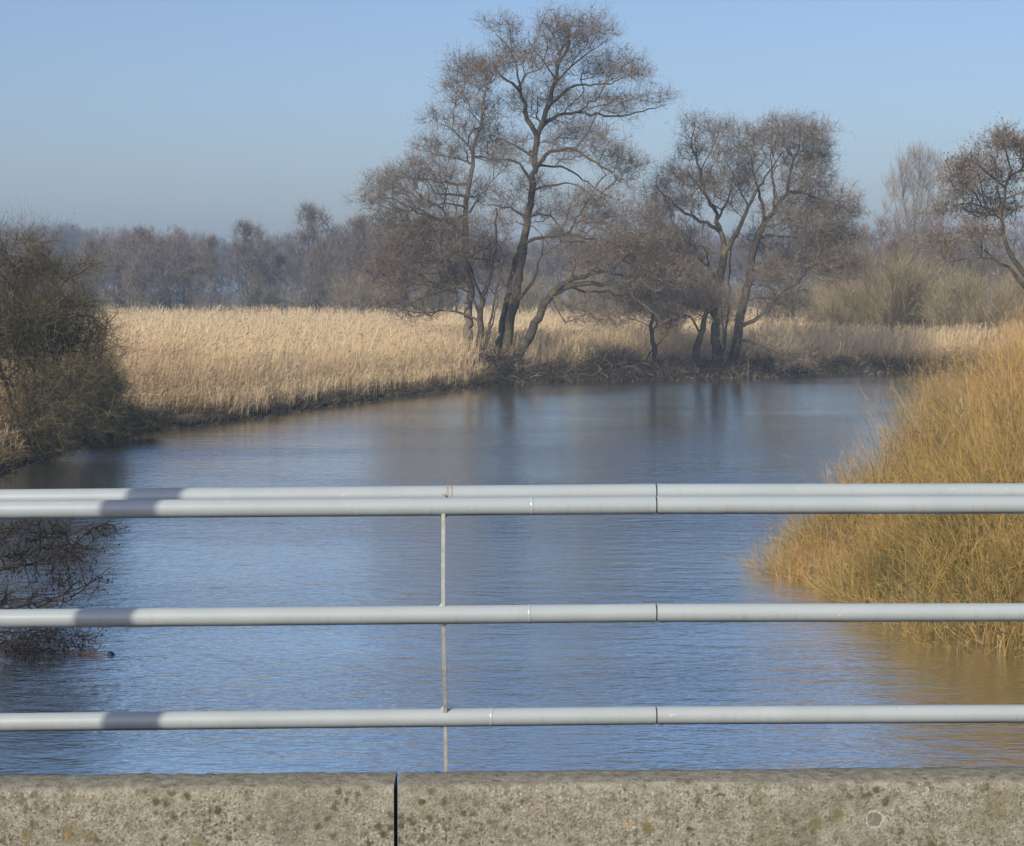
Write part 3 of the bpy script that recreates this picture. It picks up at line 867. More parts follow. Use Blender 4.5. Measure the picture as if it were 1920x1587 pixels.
far_tree(975, 440, 285, pr_a, 'hazy bare tree hidden behind the tallest alder trunk')
far_tree(1045, 430, 280, pr_b, 'hazy bare tree just right of the tallest alder trunk', wide=1.2)
far_tree(1105, 425, 286, pr_c, 'hazy bare tree above the arch of the leaning trunk')
far_tree(1170, 425, 282, pr_a, 'hazy bare tree above the tip of the leaning trunk')
far_tree(1235, 430, 284, pr_c, 'hazy bare tree behind the small thin alder')
far_tree(1300, 430, 270, pr_a, 'hazy bare tree behind the mossy alder trunk')
far_tree(1390, 430, 272, pr_c, 'hazy bare tree showing between the right-hand pair of trunks')
WR = 'pinkish wood behind the olive bush'
far_tree(1580, 402, 215, pr_a, 'pinkish bare tree emerging right beside the dense alder crown', group=WR)
far_tree(1640, 398, 205, pr_c, 'pinkish bare tree left of the pale fan-shaped poplar', group=WR, wide=.9)
far_tree(1705, 428, 190, pr_a, 'dusky bare tree in front of the poplar foot', group=WR)
far_tree(1765, 390, 210, pr_c, 'pinkish bare tree just right of the pale poplar', group=WR)
far_tree(1830, 420, 200, pr_a, 'bare tree behind the two curving stems at the right edge', group=WR)
far_tree(1900, 400, 215, pr_c, 'bare tree at the right picture edge, behind everything', group=WR)
far_tree(1668, 455, 178, pr_b, 'small reddish bare tree above the olive bush', group=WR)
far_tree(1718, 292, 250, pr_p, 'pale fan-shaped poplar standing tall and hazy in the distance', hb=22.0, group=None)

# distant wood: one mass far off in the haze
dw = Acc()
me = pr_c[2].data; nv = len(me.vertices)
vv = np.empty(nv * 3, np.float32); me.vertices.foreach_get('co', vv); vv = vv.reshape(-1, 3)
qq = np.empty(len(me.loops), np.int32); me.loops.foreach_get('vertex_index', qq); qq = qq.reshape(-1, 4)
for k in range(84):
    px = -80 + 34 * k * .95 + rng.uniform(-15, 15) if k < 62 else rng.uniform(-60, 360)
    Y = rng.uniform(560, 760); top = 420 + rng.normal(0, 6) + (18 if px > 260 else 0) + (30 if px > 1500 else 0)
    h = HC + (HORIZON - top) / F * Y; s = h / 12.0; a_ = rng.uniform(0, 6.28)
    c_, s_ = math.cos(a_), math.sin(a_)
    p_ = np.stack([vv[:, 0] * c_ - vv[:, 1] * s_, vv[:, 0] * s_ + vv[:, 1] * c_, vv[:, 2]], 1) * s * np.array((.8, .8, 1)) + np.array((at_px(px, Y), Y, 0))
    dw.add(p_, qq, 0, rng.random(), False)
tag(dw.build('distant_wood', M['far_twig']), 'blue hazy wood along the horizon behind the tree line', 'wood', kind='stuff')


# ------------------------------------------------------------------ shrubs
def shoots(acc, p, d, L, w, nseg, mat, upness, wob, rd):
    n = len(p); pts = [p]
    for s in range(nseg):
        q = p + d * (L / nseg)[:, None]
        f0, f1 = 1 - .75 * s / nseg, 1 - .75 * (s + 1) / nseg
        acc.ribbons(p, q, w * f0, w * f1, mat, rd)
        pts.append(q); p = q
        d = unit(d + rng.normal(0, wob, (n, 3)) + np.array((0, 0, upness)))
    return np.stack(pts, 1), d


def sallow(px, base_y, Y, w_px, top, label, n=5200, group='olive sallow bushes on the far bank', stems=26):
    x = at_px(px, Y); z0 = float(ground_z(x, Y)); h = HC + (HORIZON - top) / F * Y - z0; rx = w_px / 2 / F * Y
    e = empty('sallow_bush', (x, Y, z0), label, 'bush', group)
    st, cr = Acc(), Acc(); pts_all, d_all = [], []
    for k in range(stems):
        aa = rng.uniform(0, 6.28); rr = math.sqrt(rng.random())
        end = np.array((x + math.cos(aa) * rr * rx * .85, Y + math.sin(aa) * rr * rx * .85, z0 + h * (.92 - .45 * rr * rr) * rng.uniform(.7, .95)))
        b = np.array((x + math.cos(aa) * rr * rx * .3, Y + math.sin(aa) * rr * rx * .3, z0 - .1))
        mid = b * .55 + end * .45 + np.array((math.cos(aa) * .3, math.sin(aa) * .3, .1))
        tt = np.linspace(0, 1, 9)[:, None]
        q = b * (1 - tt) ** 2 + 2 * mid * tt * (1 - tt) + end * tt ** 2 + rng.normal(0, .04, (9, 3))
        st.poly(q, np.linspace(.05, .012, 9), 5)
        pts_all.append(q[2:]); d_all.append(unit(np.gradient(q, axis=0))[2:])
    st.build('stem', M['sallow_stem'], e)
    bp = np.concatenate(pts_all); bd = np.concatenate(d_all)
    k = rng.integers(0, len(bp), n); sc = h / 5.0
    d = unit(bd[k] + rng.normal(0, .55, (n, 3)) + np.array((0, 0, .25)))
    pp, dd = shoots(cr, bp[k], d, sc * rng.uniform(.6, 1.6, n), .008 * max(1, Y / 110), 3, 0, .12, .18, rng.random(n))
    b2 = pp[:, 1:].reshape(-1, 3); d2 = unit((pp[:, 1:] - pp[:, :-1]).reshape(-1, 3))
    k = rng.integers(0, len(b2), int(n * 2.2))
    d = unit(d2[k] + rng.normal(0, .5, (len(k), 3)) + np.array((0, 0, .15)))
    shoots(cr, b2[k], d, sc * rng.uniform(.3, .9, len(k)), .006 * max(1, Y / 110), 2, 0, .1, .15, rng.random(len(k)))
    cr.build('crown', M['sallow'], e)


sallow(1680, 640, 136, 300, 465, 'large rounded olive sallow bush behind the right-hand reeds', 8000, stems=34)
sallow(1590, 640, 142, 150, 520, 'smaller olive sallow bush left of the large rounded one', 4200)
sallow(1820, 640, 128, 190, 500, 'grey-olive sallow bush behind the orange willow top', 5000)
sallow(1500, 610, 170, 190, 520, 'low olive sallow bush under the dense alder crown', 2600)
sallow(1560, 600, 190, 170, 500, 'dun sallow bush between the dense alder and the large olive bush', 3000)
sallow(1920, 610, 150, 200, 480, 'dun sallow bush under the curving stems at the right edge', 3600)
sallow(985, 590, 228, 150, 515, 'low dun sallow bush behind the tallest alder trunk', 2600)
sallow(1340, 590, 222, 170, 505, 'low dun sallow bush behind the mossy alder', 2600)
sallow(1085, 590, 225, 170, 505, 'low green-brown sallow bush under the leaning trunk', 3200)
sallow(1210, 590, 220, 150, 520, 'low sallow bush behind the small thin alder', 2600)
for px_, w_, top_, lab_ in ((150, 150, 508, 'low dusky thicket under the pale slender trees of the far line'), (250, 150, 512, 'low dusky thicket under the rounded tree of the far line'),
                            (335, 130, 515, 'low dusky thicket under the broad reddish far tree'), (470, 150, 510, 'low dusky thicket under the spiky layered far tree'),
                            (560, 150, 505, 'low dusky thicket under the pointed far tree'), (630, 140, 500, 'dark thicket under the domed far tree')):
    sallow(px_, 590, 262, w_, top_, lab_, 1000, 'thickets at the foot of the far tree line', 14)
sallow(690, 590, 240, 150, 500, 'dusky sallow bush at the right end of the reed field', 2600)
sallow(800, 590, 238, 150, 500, 'dusky sallow bush behind the low left alder branches', 2600)

# ------------------------------------------------------------------ orange willows in the water on the right
WPOLY = np.array([(4.35, 34), (4.75, 32.6), (5.2, 31.2), (5.35, 29.3), (5.55, 27.2), (6.0, 26.1), (6.9, 25.6), (12, 25), (19, 26), (20, 56), (14.6, 54), (11.7, 48), (8.7, 42), (6.4, 38), (4.9, 36)], float)


def w_height(x, y):
    d = dist_to(WPOLY, x, y)
    return np.clip(.5 + (x - 4.6) * .19, .5, 1) * (5.9 * (1 - np.exp(-d / 3.5)) + .30 + .28 * vnoise(x, y, 1.1, 8) * np.clip(d / 1.5, .3, 1)), d


def willow(label, sel, n, n_limb, mat, cut=None, w=.0030):
    """sel(x, y): which part of the thicket belongs to this shrub"""
    xs = rng.uniform(4, 17, 60000); ys = rng.uniform(25, 54, 60000)
    ok = inside(WPOLY, xs, ys) & sel(xs, ys) & (xs < ys * .267 * 1.06 + 1.4)
    xs, ys = xs[ok], ys[ok]
    h, d = w_height(xs, ys)
    cx_, cy_ = xs.mean(), ys.mean()
    e = empty('willow_shrub', (cx_, cy_, 0), label, 'shrub', 'orange willows standing in the water')
    st, cr = Acc(), Acc()
    # limbs, leaning outwards from the bank
    bp, bd = [], []
    for k in rng.integers(0, len(xs), n_limb):
        end = np.array((xs[k], ys[k], h[k] * rng.uniform(.6, 1.08)))
        f = rng.uniform(.25, .5); bx, by = xs[k] + (cx_ + 1 - xs[k]) * f * rng.uniform(.6, 1.5), ys[k] + (cy_ - ys[k]) * f * rng.uniform(.3, 1.5)
        b = np.array((bx, by, -.25)); mid = (b + end) / 2 + np.array((0, 0, .25 * end[2])) + rng.normal(0, .15, 3)
        tt = np.linspace(0, 1, 10)[:, None]
        q = b * (1 - tt) ** 2 + 2 * mid * tt * (1 - tt) + end * tt ** 2 + rng.normal(0, .02, (10, 3))
        st.poly(q, np.linspace(rng.uniform(.018, .035), .006, 10), 5, 0, rng.random())
        bp.append(q[2:]); bd.append(unit(np.gradient(q, axis=0))[2:])
    st.build('stem', M['willow_stem'], e)
    # shoots: mostly near the outer surface of the mound
    wgt = np.clip(.35 + .5 * vnoise(xs, ys, 1.9, 41), .03, 1.2) * np.clip(.35 + d / 1.6, .3, 1)
    k = rng.choice(len(xs), n, p=wgt / wgt.sum())
    zf = 1 - rng.random(n) ** 1.6 * 1.0
    L = rng.uniform(.55, 1.45, n) * np.clip(h[k] / 2.2, .55, 1.15)
    z0 = np.maximum(-.12, h[k] * zf - L * .85)
    p = np.stack([xs[k], ys[k], z0], 1)
    g = np.stack([xs[k] - cx_, ys[k] - cy_, np.zeros(n)], 1); g = unit(g) * np.clip(.42 - .09 * d[k], .05, .42)[:, None]
    dr = unit(g + rng.normal(0, .34, (n, 3)) + np.array((-.06, -.05, .95)))
    lx, ly = vnoise(xs[k], ys[k] + z0 * .8, 1.6, 51), vnoise(xs[k] + z0, ys[k], 1.6, 52)
    dr = unit(dr + np.stack([lx * .30, ly * .2, np.zeros(n)], 1))
    patch = np.clip(.46 + .17 * vnoise(xs[k], ys[k] + z0 * 1.3, 1.1, 21) + .07 * (z0 - 1) + rng.normal(0, .24, n), 0, 1)
    bigs = rng.random(n) < .14
    L = np.where(bigs, L * 1.25, L); L = np.where(rng.random(n) < .06, L * 1.5, L); patch = np.where(bigs, np.clip(patch + .12, 0, 1), patch)
    pp, dd = shoots(cr, p, dr, L, np.where(bigs, w * 1.6, w), 4, 0, .03, np.where(bigs, .13, .22)[:, None], patch)
    b2 = pp[:, 1:].reshape(-1, 3); d2 = unit((pp[:, 1:] - pp[:, :-1]).reshape(-1, 3)); r2 = np.repeat(patch, 4)
    m = int(n * 3.4); k2 = rng.integers(0, len(b2), m)
    d = unit(d2[k2] + rng.normal(0, .8, (m, 3)))
    shoots(cr, b2[k2], d, rng.uniform(.10, .48, m), w * .58, 2, 0, .1, .12, np.clip(r2[k2] + rng.normal(.04, .12, m), 0, 1))
    cr.build('crown', M[mat], e)


willow('orange willow shrub nearest the bridge, its shoots rising straight from the water', lambda x, y: (y < 31.5) & (x > 5.0), 15000, 90, 'willow')
willow('spreading brownish willow shrub reaching farthest left over the water', lambda x, y: (y >= 29.5) & (y < 38) & (x < 6.8) & ~((y < 31.5) & (x > 5.0)), 3300, 45, 'willow')
willow('tall orange willow behind the nearest one, at the right picture edge', lambda x, y: (y >= 31.5) & (x >= 6.8) & (y < 40), 12000, 80, 'willow')
willow('olive-yellow willow farthest along the right bank, its top orange against the reeds', lambda x, y: (y >= 38) & ((y >= 40) | (x < 6.8)), 12000, 80, 'willow_olive', w=.0033)

# ------------------------------------------------------------------ dark scrub on the left bank
YS = 56.5
make_tree('scrub_bush', 'dark tangled bush hanging over the left bank in front of the reeds', 'bush', None, YS, [
    ([(40, 850), (50, 790), (70, 700), (60, 600), (30, 520), (10, 460)], .09, .02, 0),
    ([(48, 800), (90, 720), (120, 640), (150, 560)], .06, .015, -1), ([(48, 810), (110, 740), (170, 690), (200, 660)], .05, .012, -1.5),
    ([(60, 640), (90, 560), (140, 510), (185, 490)], .05, .012, .5), ([(45, 830), (120, 790), (170, 760), (215, 745)], .05, .012, -1),
    ([(45, 820), (0, 700), (-40, 600), (-60, 520)], .07, .02, 1), ([(60, 650), (110, 600), (160, 590), (190, 620)], .04, .012, 1),
    ([(25, 790), (60, 765), (100, 735), (150, 728), (210, 732)], .022, .008, -2.2), ([(110, 860), (105, 800), (100, 770)], .03, .012, -1.6), ([(60, 855), (80, 805), (78, 770)], .03, .012, -1.8)],
    [(10, 480, 40, 30), (60, 500, 40, 24), (110, 515, 40, 16), (160, 492, 26, 8), (20, 560, 70, 36), (100, 580, 56, 28), (150, 610, 36, 26), (178, 650, 28, 22), (60, 600, 80, 36, 1.4), (30, 640, 60, 40, 1.3), (110, 640, 56, 30, 1.4), (140, 575, 40, 20), (190, 690, 30, 24), (20, 520, 50, 30), (40, 450, 30, 14), (60, 650, 80, 40), (130, 690, 60, 36),
     (185, 715, 22, 26), (50, 730, 70, 40), (130, 760, 70, 34), (190, 770, 28, 16), (40, 800, 60, 24), (-50, 600, 60, 90), (-50, 740, 60, 70), (210, 795, 30, 8), (150, 800, 60, 16), (90, 800, 70, 22), (100, 830, 40, 14), (60, 845, 60, 14), (130, 720, 50, 30, 1.3)],
    2900, 44000, 1.5, mats=('dark_bark', 'dark_bark', 'dark_twig', 'catkin'), tw_w=.0044, tw_len=.78, dens=.46, n_cat=2500, bf=.3, up=.15, n_sub=1.5, cat_sz=.035, min_h=.5)
make_tree('scrub_bush', 'low dark scrub trailing along the waterline at the left edge of the reeds', 'bush', None, 63.5, [
    ([(215, 830), (215, 800), (205, 770), (190, 745)], .05, .015, 0), ([(215, 815), (235, 790), (250, 770)], .04, .012, -1), ([(215, 815), (180, 790), (150, 775)], .04, .012, 1)],
    [(200, 770, 30, 26), (180, 740, 26, 22), (230, 790, 30, 14), (180, 800, 50, 16), (260, 795, 26, 9), (205, 725, 20, 22)], 500, 8000, 1.0,
    mats=('dark_bark', 'dark_bark', 'dark_twig', 'dark_twig'), tw_w=.0055, tw_len=.5, dens=.9, bf=.3, up=.1, min_h=.2)
# --- alder reaching over the water at lower left (its trunk stands outside the picture)
YA = 26.0
make_tree('alder_tree', 'alder reaching cone-hung branches over the water from the left edge', 'tree', None, YA, [
    ([(-330, 1330), (-330, 1180), (-320, 1000), (-300, 800), (-290, 600)], .13, .05, 0),
    ([(-325, 1180), (-200, 1130), (-90, 1090), (0, 1070), (30, 1050), (70, 1030), (130, 1003), (180, 977), (228, 972)], .05, .005, -.3),
    ([(-325, 1230), (-200, 1180), (-80, 1160), (0, 1150), (60, 1137), (110, 1122), (150, 1105), (180, 1080), (196, 1072)], .045, .005, .4),
    ([(0, 1068), (60, 1058), (110, 1060), (145, 1055)], .012, .004, .3), ([(20, 1070), (60, 1100), (110, 1130)], .01, .004, -.3),
    ([(-320, 1040), (-200, 960), (-100, 930), (0, 940), (60, 960), (120, 985)], .05, .006, .6),
    ([(-325, 1280), (-180, 1210), (-60, 1185), (0, 1195), (50, 1215), (80, 1245)], .04, .006, -.2),
    ([(-60, 1185), (20, 1185), (80, 1200), (130, 1225)], .015, .004, .4)],
    [(30, 1000, 60, 26), (90, 1000, 46, 20), (150, 1015, 40, 18), (180, 1000, 32, 14), (40, 1050, 60, 22), (110, 1040, 46, 18), (150, 1030, 36, 12), (170, 1085, 24, 12), (140, 1110, 40, 12),
     (60, 1120, 60, 20), (20, 1130, 40, 20), (100, 1090, 40, 16), (200, 985, 20, 7), (40, 1205, 50, 14), (90, 1205, 34, 12), (130, 1220, 30, 8), (30, 1235, 36, 9), (60, 1195, 80, 16, 2.5), (120, 1208, 46, 10, 2.5), (30, 1232, 50, 9, 2.5), (90, 1228, 40, 8, 2), (-80, 1000, 60, 50), (-80, 1120, 60, 50), (-100, 900, 60, 40)],
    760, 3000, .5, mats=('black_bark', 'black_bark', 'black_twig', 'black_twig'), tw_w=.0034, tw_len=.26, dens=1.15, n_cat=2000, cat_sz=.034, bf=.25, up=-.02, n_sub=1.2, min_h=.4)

# ------------------------------------------------------------------ brambles at the feet of the trees
def thicket(px, Y, w_px, h, label, n=2600, group='brambles along the far waterline'):
    x = at_px(px, Y); rx = w_px / 2 / F * Y
    e = empty('bramble_thicket', (x, Y, float(ground_z(x, Y))), label, 'brambles', group); cr = Acc()
    u = rng.normal(0, .45, (n, 2)); bx = x + u[:, 0] * rx; by = Y + .4 + u[:, 1] * 1.1
    z = ground_z(bx, by); p = np.stack([bx, by, np.maximum(z, -.05) - .03], 1)
    h = h * .8
    hh = h * np.exp(-(u[:, 0] ** 2) * 1.3)
    d = unit(rng.normal(0, .6, (n, 3)) * np.array((1, .7, .3)) + np.array((0, -.15, .9)))
    L = hh * rng.uniform(.6, 1.7, n); rd = rng.random(n) ** 1.4
    for s in range(5):
        q = p + d * (L / 5)[:, None]; q[:, 2] = np.maximum(q[:, 2], .03)
        cr.ribbons(p, q, .010 - .001 * s, .009 - .001 * s, 0, rd); p = q
        d = unit(d + rng.normal(0, .3, (n, 3)) + np.array((0, 0, -.28)))
        if s in (1, 2, 3):
            k = rng.integers(0, n, n); dd = unit(d[k] + rng.normal(0, .8, (n, 3)))
            cr.ribbons(q[k], q[k] + dd * (.3 * h * rng.random(n))[:, None], .008, .004, 0, rd[k])
    o = cr.build('bramble_canes', M['bramble'], e)


thicket(935, 100.6, 150, 1.7, 'dark brambles round the foot of the tallest and leaning trunks', 3600)
thicket(1060, 103.0, 150, 1.0, 'low dark brambles right of the leaning trunk foot', 2200)
thicket(1150, 104.2, 120, 1.9, 'purple-brown bramble mound left of the small thin alder', 3000)
thicket(1260, 105.2, 130, 1.2, 'dark brambles between the small alder and the stubby stem', 2400)
thicket(1370, 107.4, 150, 1.2, 'dark brambles under the right-hand pair of trunks', 2600)
thicket(1470, 109.4, 170, 1.4, 'brambles sloping to the water right of the alder pair', 2800)
thicket(1595, 112.8, 110, .8, 'olive tussock patch at the right end of the far bank', 1500)

# ------------------------------------------------------------------ reeds
def reed_bed():
    acc = Acc()
    field = np.concatenate([LB[LB[:, 1] > 48], np.array([(300, 190), (300, 320), (-140, 320), (-140, 48)])])
    def sample(n, y0, y1, band=None):
        u = rng.uniform(1 / y1, 1 / y0, n); y = 1 / u
        x = y * rng.uniform(-.30, .30, n)
        ok = inside(field, x, y)
        x, y = x[ok], y[ok]; d = dist_to(LB, x, y, False)
        if band is not None:
            k = d < band; x, y, d = x[k], y[k], d[k]
        return x, y, d
    sets = [sample(150000, 54, 130, 9.0), sample(120000, 56, 300)]
    for x, y, d in sets:
        # thin out where trees and brambles stand, and in irregular bays of the edge
        edge = 1.05 + .45 * vnoise(x, y, .8, 31)
        k = d > np.clip(edge, .5, 2.2) * np.where(x > -1, 1.7, .4)
        k &= ~((x < -11.2) & (y < 60) & (rng.random(len(x)) < .75))
        k &= ~((x > 10) & (y < 128) & (d < 5.5) & (rng.random(len(x)) < .5))
        x, y, d = x[k], y[k], d[k]; n = len(x)
        z = ground_z(x, y) - .05
        tall = np.clip((d - .1) / 2.0, .42, 1)
        h = 2.15 * tall * rng.uniform(.72, 1.1, n) * (1 + .10 * vnoise(x, y, .35, 4)) * (1 + .05 * vnoise(x, y, 1.6, 9))
        wd = np.maximum(.005, .0072 * y / 85) * rng.uniform(.7, 1.3, n)
        brown = np.clip(np.exp(-((x - y * -.19) / (y * .028)) ** 2) * np.exp(-((d - 4.5) / 3) ** 2) * 1.1, 0, 1)
        rd = np.clip(.60 + .09 * vnoise(x, y, .45, 12) + rng.normal(0, .17, n) - .75 * brown * (rng.random(n) < .7) - .22 * (d < 2) * rng.random(n), 0, 1)
        p = np.stack([x, y, z], 1); lean = rng.normal(0, .07, (n, 3)); lean[:, 0] += .05
        kn = rng.random(n) < .10 * np.exp(-d / 2) + .01; lean[kn] *= 5
        d0 = unit(lean + np.array((0, 0, 1))); m = p + d0 * (h * .55)[:, None]
        d1 = unit(d0 + lean * 1.5 + rng.normal(0, .05, (n, 3))); t = m + d1 * (h * .45)[:, None]
        s = rng.normal(0, .5, (n, 3)) + np.array((0, 1, 0))
        acc.ribbons(p, m, wd, wd * .85, 0, rd, s); acc.ribbons(m, t, wd * .85, wd * .5, 0, rd, s)
        for q in range(2):                                    # dry leaves
            f = rng.uniform(.25, .9, n)[:, None]; b = p * (1 - f) + t * f
            dl = unit(rng.normal(0, .30, (n, 3)) + np.array((.14, 0, .95)))
            e1 = b + dl * (.28 * h * rng.uniform(.4, 1, n))[:, None]; e2 = e1 + unit(dl + np.array((.3, 0, -.9))) * (.15 * h * rng.random(n))[:, None]
            r2 = np.clip(rd + rng.normal(.03, .10, n), 0, 1); sd = rng.normal(0, .6, (n, 3)) + np.array((0, 1, 0))
            acc.ribbons(b, e1, wd, wd * .8, 0, r2, sd)
            kk = rng.random(n) < .35; acc.ribbons(e1[kk], e2[kk], wd[kk] * .8, wd[kk] * .2, 0, r2[kk])
        pk = rng.random(n) < .2                              # seed heads
        b = t[pk]; npk = len(b); dp = unit(d1[pk] + np.array((.35, 0, -.1)) + rng.normal(0, .15, (npk, 3)))
        ln = rng.uniform(.14, .28, npk); c = b + dp * (ln * .45)[:, None]; e_ = c + unit(dp + np.array((.3, 0, -.45))) * (ln * .55)[:, None]
        pr = rng.random(npk) ** 1.2
        pw = np.maximum(.014, wd[pk] * 1.6)
        acc.ribbons(b, c, pw * .3, pw, 1, pr); acc.ribbons(c, e_, pw, pw * .2, 1, pr)
    o = acc.build('reed_bed', [M['reed'], M['plume']])
    tag(o, 'tall dry golden reeds filling the field beyond the river', 'reeds', kind='stuff')


reed_bed()


def bank_grass():
    acc = Acc(); seg = np.diff(LB, axis=0); L = np.linalg.norm(seg, axis=1)
    vis = (LB[:-1, 1] > 48) & (LB[:-1, 0] < 42)
    pr = L * vis; n = 42000; k = rng.choice(len(L), n, p=pr / pr.sum()); t = rng.random(n)[:, None]
    q = LB[k] * (1 - t) + LB[k + 1] * t; nrm = np.stack([-seg[k, 1], seg[k, 0]], 1) / L[k][:, None]
    off = rng.random(n) ** 1.3 * 2.6 - .12
    q = q + nrm * off[:, None]
    z = np.maximum(ground_z(q[:, 0], q[:, 1]), -.06)
    clump = vnoise(q[:, 0], q[:, 1], 1.8, 17)
    h = np.where(q[:, 0] < -2, .75, 1) * (.28 + .5 * np.clip(off, 0, 1.4)) * np.clip(1 + .5 * clump, .45, 1.7) * rng.uniform(.5, 1.2, n)
    p = np.stack([q[:, 0], q[:, 1], z - .03], 1)
    d = unit(rng.normal(0, .35, (n, 3)) + np.concatenate([-nrm * .35, np.full((n, 1), 1.0)], 1))
    rd = np.clip(.14 + .5 * np.clip(off, 0, 2.2) + rng.normal(0, .2, n) + .1 * clump - .22 * (q[:, 0] > -2), 0, 1)
    m = p + d * (h * .6)[:, None]; d2 = unit(d + np.concatenate([-nrm * .7, np.full((n, 1), -.45)], 1) + rng.normal(0, .3, (n, 3)))
    e_ = m + d2 * (h * .6)[:, None]; e_[:, 2] = np.maximum(e_[:, 2], -.04)
    acc.ribbons(p, m, .009, .008, 0, rd); acc.ribbons(m, e_, .008, .002, 0, rd)
    tag(acc.build('bank_grass', M['sedge']), 'rough dead grass overhanging the dark waterline', 'grass', kind='stuff')


bank_grass()

# ------------------------------------------------------------------ small things on the river
def driftwood():
    b = P(150, 1222, 26.5); b[2] = 0
    e = empty('driftwood', b, 'reddish-brown forked floating branch with a dark knob at its end', 'driftwood'); a = Acc()
    w_ = lambda px, py, dy=0: P(px, py, 25.92) + np.array((0, dy, 0))
    a.poly([w_(118, 1221), w_(140, 1222), (w_(160, 1225)), w_(178, 1224)], [.006, .014, .018, .012], 8)
    a.poly([w_(160, 1226), w_(178, 1221), w_(189, 1213)], [.016, .013, .006], 8)
    a.poly([w_(176, 1226), w_(188, 1225), w_(200, 1228)], [.01, .008, .008], 6)
    a.poly([w_(160, 1226), w_(159, 1236)], [.008, .004], 5)
    a.build('branch', M['drift'], e)
    k = Acc(); c = w_(208, 1228); th = np.linspace(.12, math.pi - .12, 9)
    k.poly([c + np.array((-math.cos(t) * .052, 0, 0)) for t in th], [math.sin(t) * .042 + .002 for t in th], 12, caps=True)
    k.build('knot', M['knob'], e)


driftwood()
pb = P(1402, 712, 106.8)
e = empty('marker_pole', (pb[0], pb[1], 0), 'thin pale pole standing in the water below the right-hand alders', 'pole'); a = Acc()
a.poly([(pb[0], pb[1], -.8), (pb[0] + .02, pb[1], .4), (pb[0] + .03, pb[1], .92)], [.024, .024, .02], 8, caps=True)
a.build('pole_shaft', M['pole'], e)

# ------------------------------------------------------------------ bridge: deck, kerb, railing, lamp
def kerbY(px, front): return np.interp(px, [-1500, 0, 740, 1920, 3400], [5.255, 5.330, 5.365, 5.424, 5.50]) - (.172 if front else 0)
KZ = 3.635


def kerb(label, px0, px1):
    n = 260; xs = np.linspace(px0, px1, n)
    a = Acc(); prof = [(1, -.62), (1, -.3), (1, -.1), (1, -.035), (.985, -.014), (.95, -.004), (.86, 0), (.6, 0.003), (.3, .002), (.08, -.002), (.02, -.01), (0, -.03), (0, -.62)]
    rows = []
    r = np.random.default_rng(int(abs(px0)) + 5)
    ch = np.convolve(r.normal(0, 1, n + 8), np.ones(9) / 9, 'valid')
    for f, dz in prof:
        row = []
        for i, px in enumerate(xs):
            yb, yf = kerbY(px, False), kerbY(px, True); yv = yb + (yf - yb) * f
            x = (px - CX) / F * kerbY(px, True)
            edge = dz > -.05
            row.append((x, yv + (r.normal(0, .0009) + ch[i] * .002 if edge else 0), KZ + dz + (r.normal(0, .0009) + ch[i] * .0022 if edge else 0)))
        rows.append(row)
    m = len(prof); v = np.array(rows); idx = np.arange(m * n).reshape(m, n)
    a.add(v.reshape(-1, 3), np.stack([idx[:-1, :-1], idx[1:, :-1], idx[1:, 1:], idx[:-1, 1:]], -1).reshape(-1, 4), 0)
    for c in (0, n - 1):                                       # end faces
        ring = v[:, c]; cen = ring.mean(0)[None]; k = np.arange(m)
        q = [(i, (i + 1) % m, (i + 2) % m, m) for i in range(0, m, 2)]
        a.add(np.concatenate([ring, cen]), q, 0, .5, False)
    o = a.build('concrete_kerb', M['concrete']); tag(o, label, 'kerb', 'concrete kerb blocks of the bridge')
    return o


kerb('weathered concrete kerb block left of the narrow black joint', -1400, 734.5)
kerb('weathered concrete kerb block right of the joint, with a pale ring mark', 742.5, 3300)
rp = P(1641, 1536, kerbY(1641, True))
vm = M['concrete'].node_tree.nodes[M['concrete']['ring_node']]
vm.inputs[1].default_value = (rp + .011).tolist()
del M['concrete']['ring_node']

a = Acc(); a.box((0, 3.0, 3.13), (24, 4.3, .5)); a.box((0, -2.0, 3.13), (24, 5.7, .5)); a.box((0, 5.75, 2.75), (24, 1.18, .75)); 
tag(a.build('bridge_deck', M['asphalt']), kind='structure')


def rail_pt(px, kx, ky, Y0, yl):
    """rail axis: traced heights, the bridge turning slightly at the joint"""
    y = np.interp(px, [-1600, 0, 1230, 1920, 3500], [ky[0] + 1600 * (ky[0] - ky[1]) / 1230, ky[0], ky[1], ky[2], ky[2] - 1600 * (ky[1] - ky[2]) / 690])
    Y = Y0 * np.interp(px, [-1600, 0, 1230, 1920, 3500], [1 - .0415, 1 - .018, 1, 1.0025, 1.008])
    return P(px, y, Y)


